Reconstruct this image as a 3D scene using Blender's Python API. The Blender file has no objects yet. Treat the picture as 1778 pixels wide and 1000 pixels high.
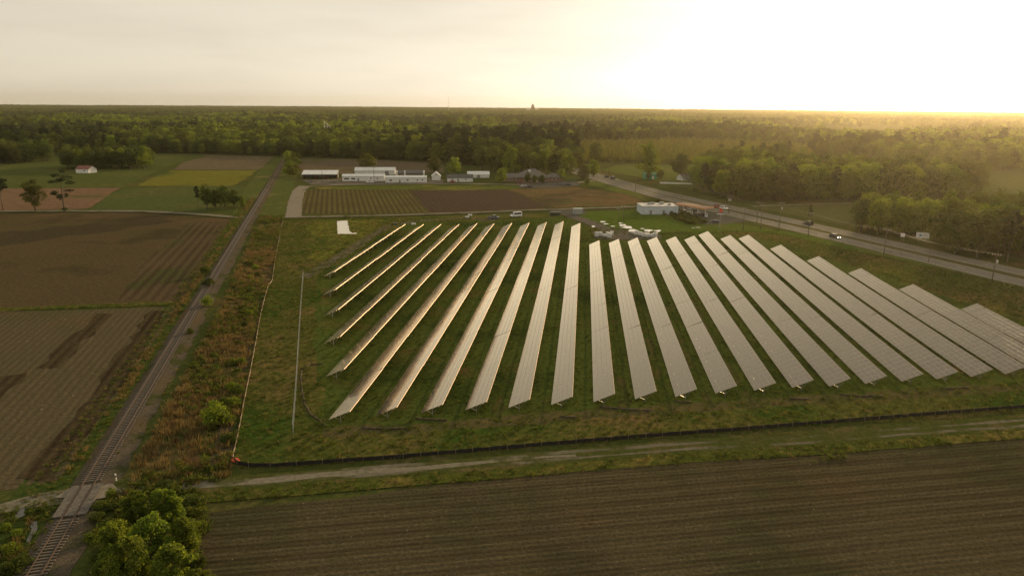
import bpy, bmesh, math, random
import numpy as np
from mathutils import Vector, Matrix

random.seed(7)
R = math.radians
scn = bpy.context.scene
col = scn.collection

# ------------------------------------------------------------------ camera
W, H, F, HZ, CH = 1778.0, 1000.0, 1224.0, 181.0, 52.0
ROLL = math.atan(14 / 1778)
PITCH = math.atan((500 - HZ) / F)
cp, sp, cr, sr = math.cos(PITCH), math.sin(PITCH), math.cos(ROLL), math.sin(ROLL)
cam = bpy.data.cameras.new('camera')
cam.sensor_width = 36; cam.sensor_fit = 'HORIZONTAL'; cam.lens = F / W * 36
cam.clip_start = 1; cam.clip_end = 40000
camo = bpy.data.objects.new('camera', cam); col.objects.link(camo)
X = Vector((cr, sr * sp, sr * cp)); Y = -Vector((sr, -cr * sp, -cr * cp)); Z = -Vector((0, cp, -sp))
camo.matrix_world = Matrix(((X.x, Y.x, Z.x, 0), (X.y, Y.y, Z.y, 0), (X.z, Y.z, Z.z, CH), (0, 0, 0, 1)))
scn.camera = camo

# ------------------------------------------------------------------ sky, sun, exposure
SUN_AZ, SUN_EL = 33.0, 12.0          # degrees right of the view axis (+Y), above the horizon
world = bpy.data.worlds.new('World'); scn.world = world; world.use_nodes = True
wn, wl = world.node_tree.nodes, world.node_tree.links
wn.clear()
sky = wn.new('ShaderNodeTexSky'); sky.sky_type = 'NISHITA'; sky.sun_disc = False
sky.sun_elevation = R(SUN_EL); sky.sun_rotation = R(SUN_AZ)
sky.air_density = 1.0; sky.dust_density = 1.2; sky.ozone_density = 1.0; sky.altitude = 0
# thin high cloud streaks and the warm, slightly veiled cast of the evening air
tc = wn.new('ShaderNodeTexCoord'); mp = wn.new('ShaderNodeMapping'); mp.inputs['Scale'].default_value = (2.0, 2.0, 14.0)
nz = wn.new('ShaderNodeTexNoise'); nz.inputs['Scale'].default_value = 2.2; nz.inputs['Detail'].default_value = 7
nz.inputs['Roughness'].default_value = .55
rp = wn.new('ShaderNodeMapRange'); rp.inputs['From Min'].default_value = .42; rp.inputs['From Max'].default_value = .75
rp.inputs['To Min'].default_value = 0.0; rp.inputs['To Max'].default_value = .42
wl.new(tc.outputs['Generated'], mp.inputs['Vector']); wl.new(mp.outputs['Vector'], nz.inputs['Vector']); wl.new(nz.outputs['Fac'], rp.inputs['Value'])
tint = wn.new('ShaderNodeMix'); tint.data_type = 'RGBA'; tint.blend_type = 'MULTIPLY'; tint.inputs['Factor'].default_value = 1
tint.inputs['B'].default_value = (4.2, 3.88, 3.4, 1)
hs = wn.new('ShaderNodeHueSaturation'); hs.inputs['Saturation'].default_value = .15
cl = wn.new('ShaderNodeMix'); cl.data_type = 'RGBA'; cl.blend_type = 'MULTIPLY'; cl.inputs['B'].default_value = (.80, .78, .78, 1)
bg = wn.new('ShaderNodeBackground'); bg.inputs['Strength'].default_value = .09
wo = wn.new('ShaderNodeOutputWorld')
gam = wn.new('ShaderNodeGamma'); gam.inputs['Gamma'].default_value = .60
wl.new(sky.outputs['Color'], gam.inputs['Color']); wl.new(gam.outputs['Color'], hs.inputs['Color']); wl.new(hs.outputs['Color'], tint.inputs['A'])
veil = wn.new('ShaderNodeMix'); veil.data_type = 'RGBA'; veil.blend_type = 'MIX'; veil.inputs['Factor'].default_value = .5
veil.inputs['B'].default_value = (7.4, 6.4, 4.45, 1)          # thin bright overcast over the whole sky
wl.new(tint.outputs['Result'], veil.inputs['A']); wl.new(veil.outputs['Result'], cl.inputs['A']); wl.new(rp.outputs['Result'], cl.inputs['Factor'])
wl.new(cl.outputs['Result'], bg.inputs['Color']); wl.new(bg.outputs['Background'], wo.inputs['Surface'])

sun = bpy.data.lights.new('sun', 'SUN'); sun.energy = 5.0; sun.angle = R(1.2); sun.color = (1.0, .70, .36)
suno = bpy.data.objects.new('sun', sun); col.objects.link(suno)
sd = Vector((math.sin(R(SUN_AZ)) * math.cos(R(SUN_EL)), math.cos(R(SUN_AZ)) * math.cos(R(SUN_EL)), math.sin(R(SUN_EL))))
suno.rotation_euler = sd.to_track_quat('Z', 'Y').to_euler(); suno.location = sd * 500

scn.view_settings.view_transform = 'Standard'; scn.view_settings.look = 'None'
scn.view_settings.exposure = 0.0; scn.view_settings.gamma = 1.0; scn.view_settings.use_curve_mapping = False
scn.render.engine = 'CYCLES'
cy = scn.cycles
cy.use_denoising = True; cy.max_bounces = 6; cy.diffuse_bounces = 2; cy.glossy_bounces = 3; cy.transmission_bounces = 3
cy.transparent_max_bounces = 6; cy.volume_bounces = 0; cy.sample_clamp_indirect = 4; cy.caustics_reflective = False; cy.caustics_refractive = False

# ------------------------------------------------------------------ pixel -> place
def ray(px, py):
    u, v = px - W / 2, py - H / 2
    u2, v2 = cr * u + sr * v, -sr * u + cr * v
    return (u2, F * cp - v2 * sp, -F * sp - v2 * cp)
def G(px, py, z=0.0):
    r = ray(px, py); t = (z - CH) / r[2]
    return (r[0] * t, r[1] * t)
def height_at(px, py, top):
    """metres from the ground point seen at (px,py) up to the image row `top`"""
    y = G(px, py)[1]; r = ray(px, top)
    return CH + r[2] / r[1] * y
def GP(pts, z=0.0): return [G(x, y, z) for x, y in pts]

# ------------------------------------------------------------------ materials
MATS = {}
def newmat(name):
    m = bpy.data.materials.new(name); m.use_nodes = True
    n, l = m.node_tree.nodes, m.node_tree.links
    return m, n, l, n['Principled BSDF']
def rgb(c): return (c[0], c[1], c[2], 1)
def plain(name, c, rough=.6, metal=0.0, noise=.12, scale=3.0, spec=.4, bump=0.0):
    """a paint / metal / wood with a little uneven wear"""
    if name in MATS: return MATS[name]
    m, n, l, b = newmat(name)
    t = n.new('ShaderNodeTexCoord'); z = n.new('ShaderNodeTexNoise'); z.inputs['Scale'].default_value = scale; z.inputs['Detail'].default_value = 6
    l.new(t.outputs['Object'], z.inputs['Vector'])
    r = n.new('ShaderNodeValToRGB')
    r.color_ramp.elements[0].position = .3; r.color_ramp.elements[1].position = .7
    r.color_ramp.elements[0].color = rgb([v * (1 - noise * 1.6) for v in c]); r.color_ramp.elements[1].color = rgb([min(1, v * (1 + noise)) for v in c])
    l.new(z.outputs['Fac'], r.inputs['Fac']); l.new(r.outputs['Color'], b.inputs['Base Color'])
    b.inputs['Roughness'].default_value = rough; b.inputs['Metallic'].default_value = metal; b.inputs['Specular IOR Level'].default_value = spec
    if bump:
        bp = n.new('ShaderNodeBump'); bp.inputs['Strength'].default_value = bump; bp.inputs['Distance'].default_value = .05
        l.new(z.outputs['Fac'], bp.inputs['Height']); l.new(bp.outputs['Normal'], b.inputs['Normal'])
    MATS[name] = m
    return m
def ground_mat(name, ramp, fine=1.2, big=None, stripe=None, bump=.5, bdist=.15, stretch=None, speck=None):
    """ramp: [(pos,col)..] over fine noise; big: list of (col, scale, lo, hi) patches; stripe: (deg, spacing, col, strength, wobble)"""
    if name in MATS: return MATS[name]
    m, n, l, b = newmat(name)
    t = n.new('ShaderNodeTexCoord'); vec = t.outputs['Object']
    if stretch:
        s = n.new('ShaderNodeMapping'); s.inputs['Rotation'].default_value = (0, 0, -R(stretch[0])); s.inputs['Scale'].default_value = (stretch[1], 1, 1)
        # rotate first, then squeeze along the rotated x axis
        s2 = n.new('ShaderNodeMapping'); s2.inputs['Rotation'].default_value = (0, 0, -R(stretch[0]))
        s.inputs['Rotation'].default_value = (0, 0, 0)
        l.new(vec, s2.inputs['Vector']); l.new(s2.outputs['Vector'], s.inputs['Vector']); fvec = s.outputs['Vector']
    else: fvec = vec
    z = n.new('ShaderNodeTexNoise'); z.inputs['Scale'].default_value = fine; z.inputs['Detail'].default_value = 9; z.inputs['Roughness'].default_value = .68
    l.new(fvec, z.inputs['Vector'])
    r = n.new('ShaderNodeValToRGB'); e = r.color_ramp.elements
    while len(e) < len(ramp): e.new(.5)
    for i, (p, c) in enumerate(ramp): e[i].position = p; e[i].color = rgb(c)
    l.new(z.outputs['Fac'], r.inputs['Fac']); cur = r.outputs['Color']
    for (c, sc, lo, hi) in (big or []):
        q = n.new('ShaderNodeTexNoise'); q.inputs['Scale'].default_value = sc; q.inputs['Detail'].default_value = 6; q.inputs['Roughness'].default_value = .6
        l.new(fvec if stretch else vec, q.inputs['Vector'])
        k = n.new('ShaderNodeMapRange'); k.inputs['From Min'].default_value = lo; k.inputs['From Max'].default_value = hi; l.new(q.outputs['Fac'], k.inputs['Value'])
        x = n.new('ShaderNodeMix'); x.data_type = 'RGBA'; l.new(k.outputs['Result'], x.inputs['Factor']); l.new(cur, x.inputs['A'])
        # the patch keeps the fine grain: colour times the grain's brightness
        g = n.new('ShaderNodeMix'); g.data_type = 'RGBA'; g.blend_type = 'MULTIPLY'; g.inputs['Factor'].default_value = 1; g.inputs['A'].default_value = rgb(c)
        gm = n.new('ShaderNodeMapRange'); gm.inputs['From Min'].default_value = .3; gm.inputs['From Max'].default_value = .7; gm.inputs['To Min'].default_value = .55; gm.inputs['To Max'].default_value = 1.4
        l.new(z.outputs['Fac'], gm.inputs['Value']); l.new(gm.outputs['Result'], g.inputs['B']); l.new(g.outputs['Result'], x.inputs['B'])
        cur = x.outputs['Result']
    height = z.outputs['Fac']
    if stripe:
        deg, spc, c, strength, wob = stripe
        mp_ = n.new('ShaderNodeMapping'); mp_.inputs['Rotation'].default_value = (0, 0, -R(deg)); l.new(vec, mp_.inputs['Vector'])
        w = n.new('ShaderNodeTexWave'); w.wave_type = 'BANDS'; w.bands_direction = 'Y'; w.inputs['Scale'].default_value = 1 / spc * .314
        w.inputs['Distortion'].default_value = wob; w.inputs['Detail'].default_value = 3; w.inputs['Detail Scale'].default_value = .6
        l.new(mp_.outputs['Vector'], w.inputs['Vector'])
        # rows come and go along their length
        q = n.new('ShaderNodeTexNoise'); q.inputs['Scale'].default_value = .05; q.inputs['Detail'].default_value = 5; l.new(vec, q.inputs['Vector'])
        k = n.new('ShaderNodeMapRange'); k.inputs['From Min'].default_value = .3; k.inputs['From Max'].default_value = .65; k.inputs['To Min'].default_value = strength * .35; k.inputs['To Max'].default_value = strength
        l.new(q.outputs['Fac'], k.inputs['Value'])
        mu = n.new('ShaderNodeMath'); mu.operation = 'MULTIPLY'; l.new(w.outputs['Fac'], mu.inputs[0]); l.new(k.outputs['Result'], mu.inputs[1])
        x = n.new('ShaderNodeMix'); x.data_type = 'RGBA'; l.new(mu.outputs['Value'], x.inputs['Factor']); l.new(cur, x.inputs['A']); x.inputs['B'].default_value = rgb(c)
        cur = x.outputs['Result']
    if speck:
        c, sc, th = speck
        v = n.new('ShaderNodeTexVoronoi'); v.inputs['Scale'].default_value = sc; l.new(vec, v.inputs['Vector'])
        k = n.new('ShaderNodeMath'); k.operation = 'LESS_THAN'; k.inputs[1].default_value = th; l.new(v.outputs['Distance'], k.inputs[0])
        x = n.new('ShaderNodeMix'); x.data_type = 'RGBA'; l.new(k.outputs['Value'], x.inputs['Factor']); l.new(cur, x.inputs['A']); x.inputs['B'].default_value = rgb(c)
        cur = x.outputs['Result']
    l.new(cur, b.inputs['Base Color']); b.inputs['Roughness'].default_value = 1.0; b.inputs['Specular IOR Level'].default_value = 0.0
    if bump:
        bp = n.new('ShaderNodeBump'); bp.inputs['Strength'].default_value = bump; bp.inputs['Distance'].default_value = bdist
        l.new(height, bp.inputs['Height']); l.new(bp.outputs['Normal'], b.inputs['Normal'])
    MATS[name] = m
    return m
def leaf_mat(name, dark, light, trans=.35, hue=.03):
    if name in MATS: return MATS[name]
    m, n, l, b = newmat(name)
    at = n.new('ShaderNodeAttribute'); at.attribute_name = 'tone'
    oi = n.new('ShaderNodeObjectInfo')
    r = n.new('ShaderNodeValToRGB'); r.color_ramp.elements[0].color = rgb(dark); r.color_ramp.elements[1].color = rgb(light)
    l.new(at.outputs['Fac'], r.inputs['Fac'])
    h = n.new('ShaderNodeHueSaturation')
    m1 = n.new('ShaderNodeMapRange'); m1.inputs['To Min'].default_value = .5 - hue; m1.inputs['To Max'].default_value = .5 + hue * .7; l.new(oi.outputs['Random'], m1.inputs['Value']); l.new(m1.outputs['Result'], h.inputs['Hue'])
    ml = n.new('ShaderNodeMath'); ml.operation = 'MULTIPLY'; ml.inputs[1].default_value = 7.31; l.new(oi.outputs['Random'], ml.inputs[0])
    fr = n.new('ShaderNodeMath'); fr.operation = 'FRACT'; l.new(ml.outputs['Value'], fr.inputs[0])
    m2 = n.new('ShaderNodeMapRange'); m2.inputs['To Min'].default_value = .72; m2.inputs['To Max'].default_value = 1.25; l.new(fr.outputs['Value'], m2.inputs['Value']); l.new(m2.outputs['Result'], h.inputs['Value'])
    l.new(r.outputs['Color'], h.inputs['Color']); l.new(h.outputs['Color'], b.inputs['Base Color'])
    b.inputs['Roughness'].default_value = .75; b.inputs['Specular IOR Level'].default_value = .15
    tr = n.new('ShaderNodeBsdfTranslucent'); mx = n.new('ShaderNodeMixShader'); mx.inputs['Fac'].default_value = trans
    br = n.new('ShaderNodeMix'); br.data_type = 'RGBA'; br.blend_type = 'MULTIPLY'; br.inputs['Factor'].default_value = 1; br.inputs['B'].default_value = (1.5, 1.45, .7, 1)
    l.new(h.outputs['Color'], br.inputs['A']); l.new(br.outputs['Result'], tr.inputs['Color'])
    l.new(b.outputs['BSDF'], mx.inputs[1]); l.new(tr.outputs['BSDF'], mx.inputs[2])
    l.new(mx.outputs['Shader'], n['Material Output'].inputs['Surface'])
    MATS[name] = m
    return m
def glass_mat(name, c, rough=.06):
    if name in MATS: return MATS[name]
    m, n, l, b = newmat(name)
    t = n.new('ShaderNodeTexCoord'); z = n.new('ShaderNodeTexNoise'); z.inputs['Scale'].default_value = .7; l.new(t.outputs['Object'], z.inputs['Vector'])
    k = n.new('ShaderNodeMapRange'); k.inputs['To Min'].default_value = rough * .6; k.inputs['To Max'].default_value = rough * 1.6; l.new(z.outputs['Fac'], k.inputs['Value']); l.new(k.outputs['Result'], b.inputs['Roughness'])
    b.inputs['Base Color'].default_value = rgb(c); b.inputs['IOR'].default_value = 1.5; b.inputs['Specular IOR Level'].default_value = .5
    MATS[name] = m
    return m

# ------------------------------------------------------------------ object helpers
def put(name, me, mats=None, parent=None, loc=(0, 0, 0), rot=(0, 0, 0), scale=(1, 1, 1)):
    if mats is not None and not me.materials:
        for m in (mats if isinstance(mats, (list, tuple)) else [mats]): me.materials.append(m)
    o = bpy.data.objects.new(name, me); col.objects.link(o)
    o.location = loc; o.rotation_euler = rot; o.scale = scale
    if parent: o.parent = parent
    return o
def tag(o, label, cat, group=None):
    o['label'] = label; o['category'] = cat
    if group: o['group'] = group
    return o
def thing(name, label, cat, loc=(0, 0, 0), rz=0.0, group=None):
    o = bpy.data.objects.new(name, None); o.empty_display_size = .5; col.objects.link(o)
    o.location = loc; o.rotation_euler = (0, 0, rz)
    return tag(o, label, cat, group)
def struct(o): o['kind'] = 'structure'; return o
def stuff(o): o['kind'] = 'stuff'; return o

class MB:
    """collects boxes, bars, prisms into one mesh; faces carry a material slot"""
    def __init__(s): s.v, s.f, s.m = [], [], []
    def add(s, vs, fs, mi=0):
        o = len(s.v); s.v += [tuple(v) for v in vs]; s.f += [tuple(i + o for i in f) for f in fs]; s.m += [mi] * len(fs); return s
    def box(s, x0, x1, y0, y1, z0, z1, mi=0):
        return s.add([(x0, y0, z0), (x1, y0, z0), (x1, y1, z0), (x0, y1, z0), (x0, y0, z1), (x1, y0, z1), (x1, y1, z1), (x0, y1, z1)],
                     [(0, 3, 2, 1), (4, 5, 6, 7), (0, 1, 5, 4), (1, 2, 6, 5), (2, 3, 7, 6), (3, 0, 4, 7)], mi)
    def tube(s, a, b, r0, r1=None, n=6, mi=0):
        a, b = Vector(a), Vector(b); r1 = r0 if r1 is None else r1
        d = (b - a); d = d.normalized() if d.length > 1e-6 else Vector((0, 0, 1))
        p = d.orthogonal().normalized(); q = d.cross(p)
        vs = [a + (p * math.cos(2 * math.pi * i / n) + q * math.sin(2 * math.pi * i / n)) * r0 for i in range(n)]
        vs += [b + (p * math.cos(2 * math.pi * i / n) + q * math.sin(2 * math.pi * i / n)) * r1 for i in range(n)]
        fs = [(i, (i + 1) % n, n + (i + 1) % n, n + i) for i in range(n)] + [tuple(range(n))[::-1], tuple(range(n, 2 * n))]
        return s.add(vs, fs, mi)
    def prism(s, prof, y0, y1, mi=0):
        """profile in x,z extruded along y"""
        n = len(prof)
        vs = [(x, y0, z) for x, z in prof] + [(x, y1, z) for x, z in prof]
        fs = [(i, (i + 1) % n, n + (i + 1) % n, n + i) for i in range(n)] + [tuple(range(n))[::-1], tuple(range(n, 2 * n))]
        return s.add(vs, fs, mi)
    def lathe(s, prof, n=12, c=(0, 0, 0), mi=0):
        vs, fs = [], []
        for r, z in prof:
            for i in range(n): a = 2 * math.pi * i / n; vs.append((c[0] + r * math.cos(a), c[1] + r * math.sin(a), c[2] + z))
        for k in range(len(prof) - 1):
            for i in range(n): j = (i + 1) % n; fs.append((k * n + i, k * n + j, (k + 1) * n + j, (k + 1) * n + i))
        fs.append(tuple(range(n))[::-1]); fs.append(tuple((len(prof) - 1) * n + i for i in range(n)))
        return s.add(vs, fs, mi)
    def mesh(s, name, smooth=False):
        me = bpy.data.meshes.new(name); me.from_pydata(s.v, [], s.f)
        me.polygons.foreach_set('material_index', s.m)
        if smooth: me.polygons.foreach_set('use_smooth', [True] * len(s.f))
        me.update()
        return me
    def build(s, name, mats, parent=None, loc=(0, 0, 0), rot=(0, 0, 0), bevel=0.0, smooth=False):
        me = s.mesh(name, smooth)
        if bevel:
            bm = bmesh.new(); bm.from_mesh(me)
            bmesh.ops.recalc_face_normals(bm, faces=bm.faces)
            bmesh.ops.bevel(bm, geom=bm.edges[:], offset=bevel, segments=1, affect='EDGES', clamp_overlap=True)
            bm.to_mesh(me); bm.free()
        return put(name, me, mats, parent, loc, rot)

def rough_poly(pts, step=4.0, amp=.5, rng=None):
    rng = rng or random.Random(len(pts) * 17 + int(pts[0][0] * 10))
    out = []
    n = len(pts)
    for i in range(n):
        a, b = pts[i], pts[(i + 1) % n]
        L = math.hypot(b[0] - a[0], b[1] - a[1]); k = max(1, min(120, int(L / step)))
        nx, ny = -(b[1] - a[1]) / (L + 1e-9), (b[0] - a[0]) / (L + 1e-9)
        for j in range(k):
            t = j / k; d = rng.uniform(-amp, amp) if j else 0
            out.append((a[0] + (b[0] - a[0]) * t + nx * d, a[1] + (b[1] - a[1]) * t + ny * d))
    return out
LAYER = [0.0]
def sheet(name, pts, mat, z=None, rough=0.5, step=4.0, kind='structure'):
    if z is None: LAYER[0] += .0025; z = .02 + LAYER[0]
    if rough: pts = rough_poly(pts, step, rough)
    bm = bmesh.new(); vs = [bm.verts.new((x, y, z)) for x, y in pts]
    f = bm.faces.new(vs); f.normal_update()
    if f.normal.z < 0: f.normal_flip()
    bmesh.ops.triangulate(bm, faces=[f], ngon_method='EAR_CLIP')
    me = bpy.data.meshes.new(name); bm.to_mesh(me); bm.free()
    o = put(name, me, mat)
    if kind: o['kind'] = kind
    return o
def strip_pts(line, w0, w1=None, jit=0.0):
    """left/right outline of a path of width w0..w1 along a polyline"""
    rng = random.Random(int(line[0][0] * 7 + len(line)))
    L, Rr = [], []
    n = len(line)
    for i, (x, y) in enumerate(line):
        a, b = line[max(0, i - 1)], line[min(n - 1, i + 1)]
        dx, dy = b[0] - a[0], b[1] - a[1]; d = math.hypot(dx, dy) + 1e-9
        w = w0 + ((w1 if w1 is not None else w0) - w0) * i / max(1, n - 1)
        L.append((x - dy / d * (w / 2 + rng.uniform(-jit, jit)), y + dx / d * (w / 2 + rng.uniform(-jit, jit))))
        Rr.append((x + dy / d * (w / 2 + rng.uniform(-jit, jit)), y - dx / d * (w / 2 + rng.uniform(-jit, jit))))
    return L, Rr
def resample(line, step):
    out = [line[0]]
    for a, b in zip(line, line[1:]):
        L = math.hypot(b[0] - a[0], b[1] - a[1]); k = max(1, int(L / step))
        out += [(a[0] + (b[0] - a[0]) * j / k, a[1] + (b[1] - a[1]) * j / k) for j in range(1, k + 1)]
    return out
def strip(name, line, w, mat, z=None, jit=.25, step=3.0, w1=None, kind='structure'):
    if z is None: LAYER[0] += .0025; z = .02 + LAYER[0]
    L, Rr = strip_pts(resample(line, step), w, w1, jit)
    n = len(L)
    me = bpy.data.meshes.new(name)
    me.from_pydata([(x, y, z) for x, y in L] + [(x, y, z) for x, y in Rr], [], [(i, n + i, n + i + 1, i + 1) for i in range(n - 1)])
    o = put(name, me, mat)
    if kind: o['kind'] = kind
    return o
def inside(p, poly):
    x, y = p; c = False; j = len(poly) - 1
    for i in range(len(poly)):
        xi, yi = poly[i]; xj, yj = poly[j]
        if (yi > y) != (yj > y) and x < (xj - xi) * (y - yi) / (yj - yi) + xi: c = not c
        j = i
    return c
def inside_np(P, poly):
    x, y = P[:, 0], P[:, 1]; c = np.zeros(len(P), bool); j = len(poly) - 1
    for i in range(len(poly)):
        xi, yi = poly[i]; xj, yj = poly[j]
        if yi != yj:
            t = ((yi > y) != (yj > y)) & (x < (xj - xi) * (y - yi) / (yj - yi) + xi); c ^= t
        j = i
    return c

# ================================================================== THE LAND
RAIL_DIR = (-.2588, .9659)                      # the railway runs away and to the left
RAIL_DEG = 105.0
g_base = ground_mat('meadow', [(.30, (.030, .042, .012)), (.52, (.058, .070, .020)), (.72, (.095, .098, .030))], fine=.9,
                    big=[((.115, .080, .035), .035, .52, .68), ((.050, .068, .016), .012, .5, .7)], bump=.6, bdist=.25)
def disc(name, rad, mat):
    pts = [(rad * math.cos(a * math.pi / 48), rad * math.sin(a * math.pi / 48)) for a in range(96)]
    me = bpy.data.meshes.new(name); vs = [(0, 0, 0)] + [(x, y, 0) for x, y in pts]
    me.from_pydata(vs, [], [(0, 1 + i, 1 + (i + 1) % 96) for i in range(96)])
    return struct(put(name, me, mat))
disc('ground', 6300, g_base)

# --- solar park ground: lush grass between the rows, dry weedy margins outside
PARK = GP([(405, 800), (440, 590), (470, 490), (492, 380), (700, 376), (960, 372), (1010, 392), (1120, 404), (1250, 402), (1340, 402), (1500, 438), (1778, 500)]) + [(150, 190), (110, 122), GP([(1778, 716)])[0]] + GP([(1300, 747), (900, 778), (600, 803), (440, 812)])
m_park = ground_mat('park_weeds', [(.28, (.036, .044, .011)), (.45, (.068, .076, .018)), (.60, (.104, .096, .029)), (.75, (.150, .128, .046))], fine=.8,
                    big=[((.140, .098, .040), .05, .50, .66), ((.040, .068, .012), .035, .48, .60), ((.150, .092, .038), .11, .64, .74)], bump=.9, bdist=.3)
sheet('park_ground', PARK, m_park, rough=.4)
LUSH = GP([(553, 476), (700, 388), (980, 376), (1012, 392), (1030, 412), (1210, 400), (1350, 420), (1480, 462), (1778, 560)]) + [(128, 150), (108, 132)] + GP([(1700, 672), (1300, 700), (900, 728), (740, 740), (570, 745), (548, 610)])
m_lush = ground_mat('array_grass', [(.30, (.033, .052, .011)), (.5, (.060, .083, .018)), (.72, (.098, .112, .028))], fine=1.1,
                    big=[((.105, .078, .030), .07, .56, .70), ((.140, .085, .036), .16, .66, .76), ((.030, .046, .011), .03, .5, .62)], bump=.8, bdist=.2)
sheet('array_grass', LUSH, m_lush, rough=1.2)
m_yel = ground_mat('bright_grass', [(.3, (.072, .090, .014)), (.55, (.130, .132, .024)), (.75, (.190, .172, .040))], fine=.6, big=[((.050, .075, .016), .05, .5, .65)], bump=.7, bdist=.25)
BANK = GP([(540, 382), (665, 382), (640, 408), (560, 452), (538, 456)])
sheet('pond_bank_grass', BANK, m_yel, rough=2.2, step=3)
m_road = ground_mat('beaten_track', [(.3, (.085, .075, .052)), (.55, (.125, .110, .080)), (.75, (.165, .145, .105))], fine=1.5, big=[((.065, .070, .030), .12, .54, .66)], bump=.4, bdist=.1)
strip('service_track', GP([(528, 482), (580, 452), (630, 420), (672, 393), (720, 384), (800, 379), (860, 383)]), 4.2, m_road, jit=.5)
m_mow = ground_mat('mown_track', [(.3, (.062, .058, .024)), (.55, (.090, .078, .034)), (.75, (.115, .098, .048))], fine=1.4, big=[((.045, .058, .016), .09, .52, .64)], bump=.4)
strip('perimeter_track', GP([(560, 752), (740, 741), (1000, 722), (1300, 701), (1500, 688), (1700, 676)]) + [(112, 128)], 3.6, m_mow, jit=.7)

# --- belt between the railway and the silt fence: tall dry grass and briars
BELT = GP([(150, 1040), (215, 850), (300, 690), (380, 545), (425, 440), (450, 375), (492, 376), (470, 490), (438, 590), (402, 800), (395, 830), (300, 850), (330, 1040)])
m_belt = ground_mat('belt_grass', [(.28, (.040, .042, .014)), (.45, (.078, .068, .026)), (.62, (.128, .094, .042)), (.78, (.180, .126, .058))], fine=.7,
                    big=[((.042, .060, .014), .06, .46, .58), ((.140, .082, .038), .09, .60, .70)], bump=1.0, bdist=.4)
sheet('belt_ground', BELT, m_belt, rough=.9)
sheet('belt_ditch_bank', GP([(395, 830), (402, 795), (440, 590), (466, 492), (484, 395), (470, 395), (452, 490), (420, 590), (372, 760), (362, 830)]),
      ground_mat('bare_bank', [(.3, (.050, .042, .024)), (.55, (.082, .068, .040)), (.75, (.115, .095, .058))], fine=1.2, big=[((.040, .052, .015), .08, .5, .62)], bump=.9, bdist=.3), rough=.8)

# --- railway bed
RAIL0 = G(140, 869)
def rail_pt(t, off=0.0): return (RAIL0[0] + RAIL_DIR[0] * t + RAIL_DIR[1] * off, RAIL0[1] + RAIL_DIR[1] * t - RAIL_DIR[0] * off)
m_verge = ground_mat('rail_verge', [(.3, (.026, .044, .011)), (.55, (.048, .068, .017)), (.75, (.080, .090, .026))], fine=.8, big=[((.110, .080, .034), .08, .56, .68)], bump=.8, bdist=.3)
strip('rail_verge', [rail_pt(t, -4.8) for t in range(-60, 900, 20)], 7.0, m_verge, jit=1.2, step=5)
m_ball = ground_mat('ballast', [(.3, (.054, .045, .032)), (.5, (.086, .072, .053)), (.72, (.128, .110, .085))], fine=3.5, big=[((.050, .056, .022), .12, .52, .62), ((.100, .070, .038), .05, .50, .66)], bump=1.0, bdist=.12)
def ballast():
    ts = np.arange(-60, 900, 4.0); rng = random.Random(3)
    offs = [(-2.5, .02), (-1.7, .26), (1.7, .26), (3.6, .02)]
    v, f = [], []
    for t in ts:
        for o, z in offs:
            x, y = rail_pt(t, o + (rng.uniform(-.5, .5) if abs(o) > 3 else 0)); v.append((x, y, z + (.03 if z < .1 else 0)))
    for i in range(len(ts) - 1):
        for k in range(3): a = i * 4 + k; f.append((a, a + 1, a + 5, a + 4))
    me = bpy.data.meshes.new('ballast'); me.from_pydata(v, [], f); struct(put('railway_ballast', me, m_ball))
ballast()

# --- fields
def ridge_field(name, poly, deg, spacing, hgt, mat, z=.03, step=4.0, seed=1, every=None):
    """ploughed field: a base sheet plus a real ridge for every row, all one mesh"""
    rng = random.Random(seed); ca, sa = math.cos(R(deg)), math.sin(R(deg))
    Q = [(x * ca + y * sa, -x * sa + y * ca) for x, y in poly]
    v0 = min(q[1] for q in Q); v1 = max(q[1] for q in Q)
    V, Fc = [], []
    bm = bmesh.new(); vs = [bm.verts.new((x, y, z)) for x, y in rough_poly(poly, 4, .5)]
    f = bm.faces.new(vs); f.normal_update()
    if f.normal.z < 0: f.normal_flip()
    bmesh.ops.triangulate(bm, faces=[f], ngon_method='EAR_CLIP'); bm.verts.index_update()
    V = [tuple(w.co) for w in bm.verts]; Fc = [tuple(w.index for w in f.verts) for f in bm.faces]; bm.free()
    k = v0 + spacing * .7; n = 0
    while k < v1:
        xs = []
        for i in range(len(Q)):
            (x0, y0), (x1, y1) = Q[i - 1], Q[i]
            if (y0 > k) != (y1 > k): xs.append(x0 + (k - y0) / (y1 - y0) * (x1 - x0))
        xs.sort(); n += 1
        hh = hgt * rng.uniform(.7, 1.25)
        for a, b in zip(xs[::2], xs[1::2]):
            a += rng.uniform(.3, 1.6); b -= rng.uniform(.3, 1.6)
            if b - a < 2: continue
            m = max(1, int((b - a) / step)); o = len(V)
            for j in range(m + 1):
                t = a + (b - a) * j / m; kk = k + rng.uniform(-.05, .05); hz = hh * rng.uniform(.55, 1.3)
                for dv, dz in ((-spacing * .40, .004), (-spacing * .05, hz), (spacing * .15, hz * .9), (spacing * .40, .004)):
                    V.append((t * ca - (kk + dv) * sa, t * sa + (kk + dv) * ca, z + dz))
            for j in range(m):
                for c in range(3): q = o + j * 4 + c; Fc.append((q, q + 4, q + 5, q + 1))
        k += spacing
    me = bpy.data.meshes.new(name); me.from_pydata(V, [], Fc)
    return struct(put(name, me, mat))
TRACK_DEG = 9.3
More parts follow.
